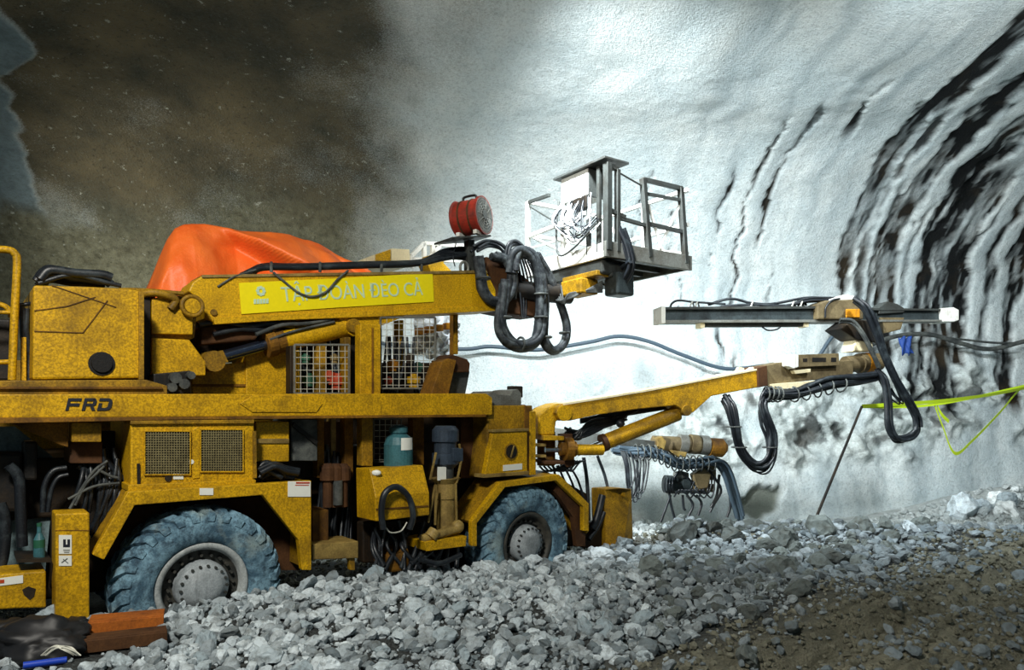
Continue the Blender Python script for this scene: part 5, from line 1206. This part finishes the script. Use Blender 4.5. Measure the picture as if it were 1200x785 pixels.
# ---------------------------------------------------------------- barrier tape on a leaning rod
top = W(1010, 476, 10.35); foot = W(950, 622, 10.1)
o = MB().cyl(foot - (top - foot).normalized() * .15, top, .022, .018, 8).build('rod', 'black_steel', None, at=foot); tag(o, 'thin black rod leaning out of the rubble ridge, holding the tape', 'rod')
def ribbon(m, pts, width, sub=8, tw=0.0):
    p = catmull(pts, sub); k0 = len(m.v); vs = []
    for i, q in enumerate(p):
        a = tw * i / len(p); wv = Vector((0, -math.sin(a), math.cos(a))) * width * .5
        vs += [q - wv, q + wv, q + wv + Vector((0, .003, 0)), q - wv + Vector((0, .003, 0))]
    n = len(p); fs = []
    for i in range(n - 1):
        for a, c in ((0, 1), (1, 2), (2, 3), (3, 0)): fs.append([4 * i + a, 4 * i + c, 4 * i + 4 + c, 4 * i + 4 + a])
    m.add(vs, fs); return m
tp = MB()
ribbon(tp, [top, W(1060, 473, 10.6), W(1120, 468, 11.0), W(1185, 458, 11.6), W(1260, 440, 12.6)], .055, tw=.6)
ribbon(tp, [top + Vector((0, .02, -.01)), W(1075, 476, 10.7), W(1130, 468, 11.1), W(1200, 452, 11.8), W(1262, 437, 12.7)], .04, tw=-.5)
ribbon(tp, [W(1095, 474, 10.85), W(1105, 500, 10.9), W(1119, 531, 11.0), W(1140, 516, 11.2), W(1172, 483, 11.6), W(1200, 452, 11.9), W(1240, 430, 12.5)], .055, tw=.3)
ribbon(tp, [W(1098, 475, 10.87), W(1104, 486, 10.9), W(1112, 494, 10.95)], .06, tw=.4)
o = tp.build('barrier_tape', 'tape', None, at=top); tag(o, 'lime yellow barrier tape strung sagging from the leaning rod to the right', 'tape')
# ---------------------------------------------------------------- cables on the wall
def wallpt(x, y, off=.1):
    Y = 14
    for i in range(25):
        X = (x - 600) / FPX * Y; Y = wall_Y(X) - off - .25
    return W(x, y, Y)
o = MB().tube([wallpt(x, y) for x, y in ((420, 400), (535, 409), (575, 406), (630, 410), (690, 401), (725, 394), (760, 400), (800, 416), (850, 432), (900, 428), (950, 425), (975, 395), (1005, 370))], .042, 8).build('wall_cable', 'wall_cable', None, at=wallpt(725, 394)); tag(o, 'blue grey cable sagging along the wall behind the hose loops', 'cable')
o = MB().tube([wallpt(x, y) for x, y in ((1010, 408), (1050, 394), (1090, 392), (1125, 402), (1160, 409), (1200, 400), (1260, 385))], .05, 8).tube([wallpt(x, y) for x, y in ((1085, 393), (1130, 398), (1180, 402), (1260, 398))], .025, 6).build('wall_cable', 'hose_grey', None, at=wallpt(1125, 402)); tag(o, 'dark grey cable sagging across the black wall bands at the right', 'cable')
c = MB(); nx, ny = 6, 8; rn = random.Random(5)
vs = [wallpt(1054 + 13 * i / nx + 3 * j / ny, 395 + 20 * j / ny + 2 * math.sin(i * 2), .14) + Vector((0, .05 * math.sin(i * 1.8 + j * .7), 0)) for i in range(nx + 1) for j in range(ny + 1)]
c.add(vs, [[i * (ny + 1) + j, (i + 1) * (ny + 1) + j, (i + 1) * (ny + 1) + j + 1, i * (ny + 1) + j + 1] for i in range(nx) for j in range(ny)], True)
o = c.build('cloth', 'navy_cloth', None, at=wallpt(1060, 395, .14)); so = o.modifiers.new('thick', 'SOLIDIFY'); so.thickness = .02; tag(o, 'small blue cloth hanging from the cable on the wall', 'cloth')

# ---------------------------------------------------------------- litter at the lower left
def gpx(x, y, up=0.0):
    Y = 5.0
    for i in range(40):
        X = (x - 600) / FPX * Y; Y = .5 * Y + .5 * (CZ - float(ground_z(X, Y)) - up) * FPX / (y - HORY)
    return W(x, y, Y)
def channel(name, a, c, hgt, dep, label, mat):
    a, c = Vector(a), Vector(c); d = c - a; s_ = d.cross(ZV).normalized(); m = MB()
    if s_.y > 0: s_ = -s_
    m.obox((a + c) / 2 + ZV * hgt / 2, d, s_ * .02, ZV * hgt)
    m.obox((a + c) / 2 + ZV * hgt + s_ * dep / 2 * -1, d, s_ * dep, ZV * .018)
    m.obox((a + c) / 2 + s_ * dep / 2 * -1 + ZV * .01, d, s_ * dep, ZV * .018)
    o = m.build(name, mat, None, .004, at=(a + c) / 2); tag(o, label, 'steel channel')
channel('steel_channel', gpx(103, 753) + ZV * .02, gpx(192, 744) + ZV * .02, .12, .18, 'rusty orange steel channel lying just below the rear jack leg', 'orange_rust')
channel('steel_channel', gpx(98, 769) + ZV * .02, gpx(196, 757) + ZV * .02, .085, .13, 'bent rusty brown steel channel nearest the bottom left corner', 'rust')
# bags
def bag(px, py, sx, sy, sz, seed, label):
    c = gpx(px, py); rs = np.random.RandomState(seed)
    v, f = ico(4)
    n1 = fbm(v[:, 0] * 3 + seed, v[:, 1] * 3 + v[:, 2] * 2, 4); n2 = fbm(v[:, 2] * 7 + 3, v[:, 0] * 7 + v[:, 1] * 5, 3)
    vv = v * (1 + .45 * n1 + .2 * n2)[:, None] * np.array([sx, sy, sz]) * 2 * .5
    m = MB(); m.add([Vector(q) + c + ZV * sz * .28 for q in vv], f.tolist(), True)
    o = m.build('bag', 'black_cloth', None, at=c); tag(o, label, 'bag')
bag(52, 768, .62, .45, .30, 2, 'crumpled black plastic bag on the rubble below the jack leg')
bag(8, 752, .4, .4, .2, 5, 'flattened black bag at the left picture edge')
bag(90, 742, .28, .25, .14, 8, 'small black bag beside the rusty channels')
a_, c_ = gpx(27, 780, .22), gpx(78, 773, .22)
o = MB().cyl(a_, c_, .022, .02, 12).build('tube', 'blue', None, at=a_); tag(o, 'short blue plastic tube lying on the crumpled black bag', 'tube')
b = MB(); rn = random.Random(9)
for k in range(7):
    x0 = 48 + 10 * rn.random(); b.tube([gpx(x0, 768, .2), gpx(x0 + 14, 756 + 4 * rn.random(), .26), gpx(x0 + 30, 758 + 6 * rn.random(), .24), gpx(x0 + 38 + 4 * rn.random(), 768, .2)], .004, 5)
o = b.build('wire_tangle', 'wire', None, at=gpx(70, 768)); tag(o, 'thin pale wire tangle on the crumpled black bag', 'wire')
# drinks bottle on the jack beam
q = P(46, 655, .12)
bo = thing('bottle', q, 'clear green drinks bottle beside the rear jack leg', 'bottle')
MB().steps(q, q + ZV * .25, [(0, .03), (.04, .038), (.6, .038), (.8, .016), (1, .015)], 16).build('bottle_body', 'teal', bo)
MB().steps(q + ZV * .09, q + ZV * .15, [(0, .0385), (1, .0385)], 16).build('bottle_label', 'green', bo)
MB().cyl(q + ZV * .25, q + ZV * .275, .017, n=12).build('bottle_cap', 'green', bo)
px_plate('bottle_shelf', [(20, 655), (60, 655), (60, 659), (20, 659)], .02, .4, 'black_steel', RIG, 0)
# ================================================================ rubble
def rock_shape(v, rs):
    v = v.copy()
    for k in range(rs.randint(7, 11)):                     # chip flat facets off a ball
        n = rs.randn(3); n /= np.linalg.norm(n); d = 0.24 + 0.17 * rs.rand()
        over = np.maximum(0, v @ n - d); v -= over[:, None] * n * 0.94
    v *= np.array([1.0, 0.62 + 0.35 * rs.rand(), 0.5 + 0.35 * rs.rand()])
    v += 0.018 * rs.randn(*v.shape)
    return v / np.ptp(v, axis=0).max()
RS = np.random.RandomState(11)
V3_, F3_ = ico(3); V2_, F2_ = ico(2); V1_, F1_ = ico(1)
def rot(rs):
    q = rs.randn(4); q /= np.linalg.norm(q)
    # mostly lying flat: mix of upright spin and a tilt
    return (Quaternion((0, 0, 1), rs.rand() * 6.283) @ Quaternion((1, 0, 0), rs.randn() * 0.45) @ Quaternion((0, 1, 0), rs.randn() * 0.45))
BIG = []
for k in range(14):
    me = bpy.data.meshes.new('rock'); sv = rock_shape(V3_, RS)
    me.from_pydata(sv.tolist(), [], F3_.tolist()); 
    BIG.append(me)
SMALL = [rock_shape(V2_, RS) for k in range(8)]; TINY = [rock_shape(V1_, RS) for k in range(10)]
def rock_obj(x, y, d, mat, label, group, zoff=0.0, mesh=None):
    me = (mesh or BIG[RS.randint(len(BIG))])
    key = (me.name, mat)
    if key not in rock_obj.cache:
        m2 = me.copy(); m2.name = 'rock'; m2.materials.clear(); m2.materials.append(MT[mat]); rock_obj.cache[key] = m2
    o = bpy.data.objects.new('rock', rock_obj.cache[key]); COL.objects.link(o)
    z = float(ground_z(x, y))
    o.location = (x, y, z + d * 0.16 + zoff); o.rotation_mode = 'QUATERNION'; o.rotation_quaternion = rot(RS)
    o.scale = (d, d, d * (0.9 + 0.3 * RS.rand()))
    return tag(o, label, 'rock', group)
rock_obj.cache = {}
def in_view(x, y, z, m=40):
    if y < 2: return False
    px = 600 + x / y * FPX; py = HORY - (z - CZ) / y * FPX
    return -m < px < 1200 + m and py < 785 + m
def rocky(x, y):
    """how thickly stones lie at this spot, 0..1"""
    t, w = MP.tw(x, y)
    if w > 0.55 and t < 5.0: return 0.0
    if y > (9.4 if x < 2.25 else 11.0): return 0.0
    b = float(vnoise(np.array(x * 1.1), np.array(y * 1.1)))
    if w > -2.75 + 0.35 * b: return 1.0
    if w > -3.4: return 0.14 + 0.08 * b
    if w > -3.95: return 0.06
    return 0.13
GRP = {}
placed = []
# --- stones that can be told apart
labels = [
 ('pale grey broken rock in the rubble in front of the rear wheel', 'larger rocks in front of the rear wheel'),
 ('pale grey broken rock in the rubble between the two wheels', 'larger rocks between the two wheels'),
 ('grey broken rock in the rubble below the front wheel and front jack', 'larger rocks below the front wheel'),
 ('muddy grey rock on the rubble slope below the lowered second drill boom', 'larger rocks below the second drill boom'),
 ('pale grey broken rock in the foreground rubble below the rear wheel', 'larger rocks at the bottom edge on the left'),
 ('pale grey broken rock in the foreground rubble below the front wheel', 'larger rocks at the bottom edge in the middle'),
 ('grey stone at the bottom edge beside the wheel rut', 'larger rocks at the bottom edge on the right'),
 ('muddy grey rock on the rubble ridge around the foot of the leaning rod', 'larger rocks around the leaning rod'),
 ('muddy grey rock along the far edge of the haul road', 'larger rocks along the haul road')]
n = 0; tries = 0
while n < 262 and tries < 60000:
    tries += 1
    y = 4.3 + 6.6 * RS.rand() ** 0.9; x = (RS.rand() * 1.35 - 0.72) * y
    r = rocky(x, y)
    if RS.rand() > (1.0 if r > 0.9 else 0.12 * r): continue
    t, w = MP.tw(x, y)
    if w > 0.0 and t < 5.2 and w < 0.6: continue
    if t < 0.85 and w > -0.15: continue
    z = float(ground_z(x, y))
    if not in_view(x, y, z, 10): continue
    d = 0.12 + 0.13 * RS.rand() ** 2.0
    if y > 7.5: d *= 1.55
    if any((x - a) ** 2 + (y - b) ** 2 < ((d + c) * 0.44) ** 2 for a, b, c in placed): continue
    px = 600 + x / y * FPX; py = HORY - (z - CZ) / y * FPX
    k = (4 if px < 480 else 5 if px < 760 else 6) if py > 735 else (3 if px < 880 else 7 if px < 1010 else 8) if px > 760 else 2 if px > 545 else 1 if px > 335 else 0
    if px < 195 and py > 715: continue
    rock_obj(x, y, d, 'brown_rock' if k in (3, 6, 7, 8) else 'rock', *labels[k]); placed.append((x, y, d)); n += 1
def one(px, py, wpx, label, mat='rock', zoff=0.0):
    """a single stone found on the photograph: solve for the ground under it"""
    Y = 5.0
    for i in range(30):
        X = (px - 600) / FPX * Y; z = float(ground_z(X, Y)) + 0.5 * wpx / FPX * Y * 0.4
        Y = 0.5 * Y + 0.5 * (CZ - z) * FPX / (py - HORY)
    X = (px - 600) / FPX * Y
    d = wpx / FPX * Y; placed.append((X, Y, d))
    return rock_obj(X, Y, d, mat, label, None, zoff)
one(662, 719, 34, 'large pale angular rock standing out of the rubble below the front wheel')
one(606, 671, 40, 'large flat grey rock lying against the front tyre')
one(735, 668, 30, 'pale blocky rock just below the front jack')
one(586, 768, 40, 'pale pointed rock at the bottom edge below the front tyre')
one(488, 712, 34, 'pale rounded rock in the middle of the rubble below the yellow step box')
one(332, 700, 32, 'pale rounded rock beside the rear tyre')
one(358, 686, 30, 'pale upright rock between the rear tyre and the yellow fender post')
one(800, 628, 42, 'dark jagged boulder on the ridge below the hanging drill hoses', 'brown_rock', 0.05)
one(918, 634, 34, 'grey boulder on the ridge left of the leaning black rod', 'brown_rock', 0.03)
one(962, 618, 36, 'grey boulder at the foot of the leaning black rod', 'brown_rock', 0.03)
one(935, 690, 36, 'muddy boulder at the edge of the haul road', 'brown_rock')
one(975, 655, 40, 'long grey boulder on the slope right of the leaning black rod', 'brown_rock')
one(1068, 622, 24, 'blue grey boulder at the end of the ridge before the pale rubble', 'rock', 0.05)
one(140, 775, 26, 'pale rock in front of the rusty channels')
one(58, 728, 36, 'pale grey rock lying behind the black bag', 'rock', 0.06)
# --- dust white rubble heap at the wall on the right
for i in range(34):
    x = 9.0 + 4.2 * RS.rand(); y = 13.4 + 1.0 * RS.rand() - 0.1 * abs(x - 10.8)
    rock_obj(x, y, 0.22 + 0.42 * RS.rand() ** 2, 'pale_rock' if RS.rand() < .8 else 'rock', 'dust white rock in the heap against the tunnel wall at the right edge', 'white rubble at the wall', 0.02)
rock_obj(9.1, 13.7, .75, 'rock', 'dark faced grey block in the white rubble heap at the wall', None, .05)
rock_obj(9.9, 13.6, .55, 'rock', 'grey rounded block in the white rubble heap near the right edge', None, .1)
for i in range(34):
    x = 1.5 + 7.5 * RS.rand(); y = 13.2 + 1.0 * RS.rand()
    rock_obj(x, y, 0.08 + 0.16 * RS.rand(), 'pale_rock', 'small dust white stone on the pale strip at the wall foot', 'white stones at the wall foot')

# --- the rest of the rubble: too many stones to count
def scatter(name, shapes, faces, count, dlo, dhi, power, label, seed, sparse=1.0, mat='gravel'):
    rs = np.random.RandomState(seed)
    VV = []; FF = []; TT = []; k = 0; n = 0
    quats = [np.array(rot(rs).to_matrix()) for i in range(160)]
    while n < count:
        m = 4000
        ys = (9.6 + 5.0 * rs.rand(m)) if mat == 'pale_gravel' else 4.0 + 7.2 * rs.rand(m); xs = (rs.rand(m) * 1.6 - 0.80) * ys
        zs = ground_z(xs, ys)
        for x, y, z in zip(xs, ys, zs):
            if n >= count: break
            r = rocky(x, y)
            if r < 0.9: r = min(1, r * sparse)
            if mat == 'pale_gravel': r = 1.0 if (y > 9.7 and x > 1.2 and (x < 2.3 or y > 10.9) and (x > 4.5 or rs.rand() < .35)) else 0.0
            if mat == 'clod': r = 1.0 if (r < 0.9 and y < 10.8) or (y > 7.6 and rs.rand() < .3 and r > 0) else 0.0
            if rs.rand() > r * (1.0 if y > 6 else 0.9): continue
            t, w = MP.tw(x, y)
            if t < 0.9 and w > -0.02 and t > -0.9: continue
            if x < -2.6 and y < 5.2 and rs.rand() < .6: continue
            if not in_view(x, y, z): continue
            d = (dlo + (dhi - dlo) * rs.rand() ** power) * (1.25 if y > 7.5 else 1)
            s = shapes[rs.randint(len(shapes))] * d
            v = s @ quats[rs.randint(160)].T + np.array([x, y, z + d * (0.05 + 0.35 * rs.rand())])
            VV.append(v); FF.append(faces + k); k += len(v); n += 1
            if w < -3.3 and mat == 'gravel': d *= 0.8
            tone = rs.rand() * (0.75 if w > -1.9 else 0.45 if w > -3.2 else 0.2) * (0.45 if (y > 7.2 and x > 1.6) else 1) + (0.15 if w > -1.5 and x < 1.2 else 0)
            TT.append(np.full(len(v), tone))
    me = bpy.data.meshes.new(name)
    me.from_pydata(np.concatenate(VV).tolist(), [], np.concatenate(FF).tolist())
    a = me.attributes.new('tone', 'FLOAT', 'POINT'); a.data.foreach_set('value', np.concatenate(TT).astype(np.float32))
    me.materials.append(MT[mat])
    o = bpy.data.objects.new(name, me); COL.objects.link(o)
    tag(o, label, 'gravel', None, 'stuff')
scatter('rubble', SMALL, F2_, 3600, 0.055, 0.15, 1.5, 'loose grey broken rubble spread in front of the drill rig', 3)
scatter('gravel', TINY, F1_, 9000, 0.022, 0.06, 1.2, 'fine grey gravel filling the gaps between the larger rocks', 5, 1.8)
scatter('dirt_clods', TINY, F1_, 7000, 0.016, 0.07, 2.2, 'brown clods and crushed stone pressed into the haul road', 9, 1.0, 'clod')
scatter('white_gravel', TINY, F1_, 2600, 0.03, 0.14, 2.0, 'dust white gravel strewn over the floor along the tunnel wall', 13, 1.0, 'pale_gravel')
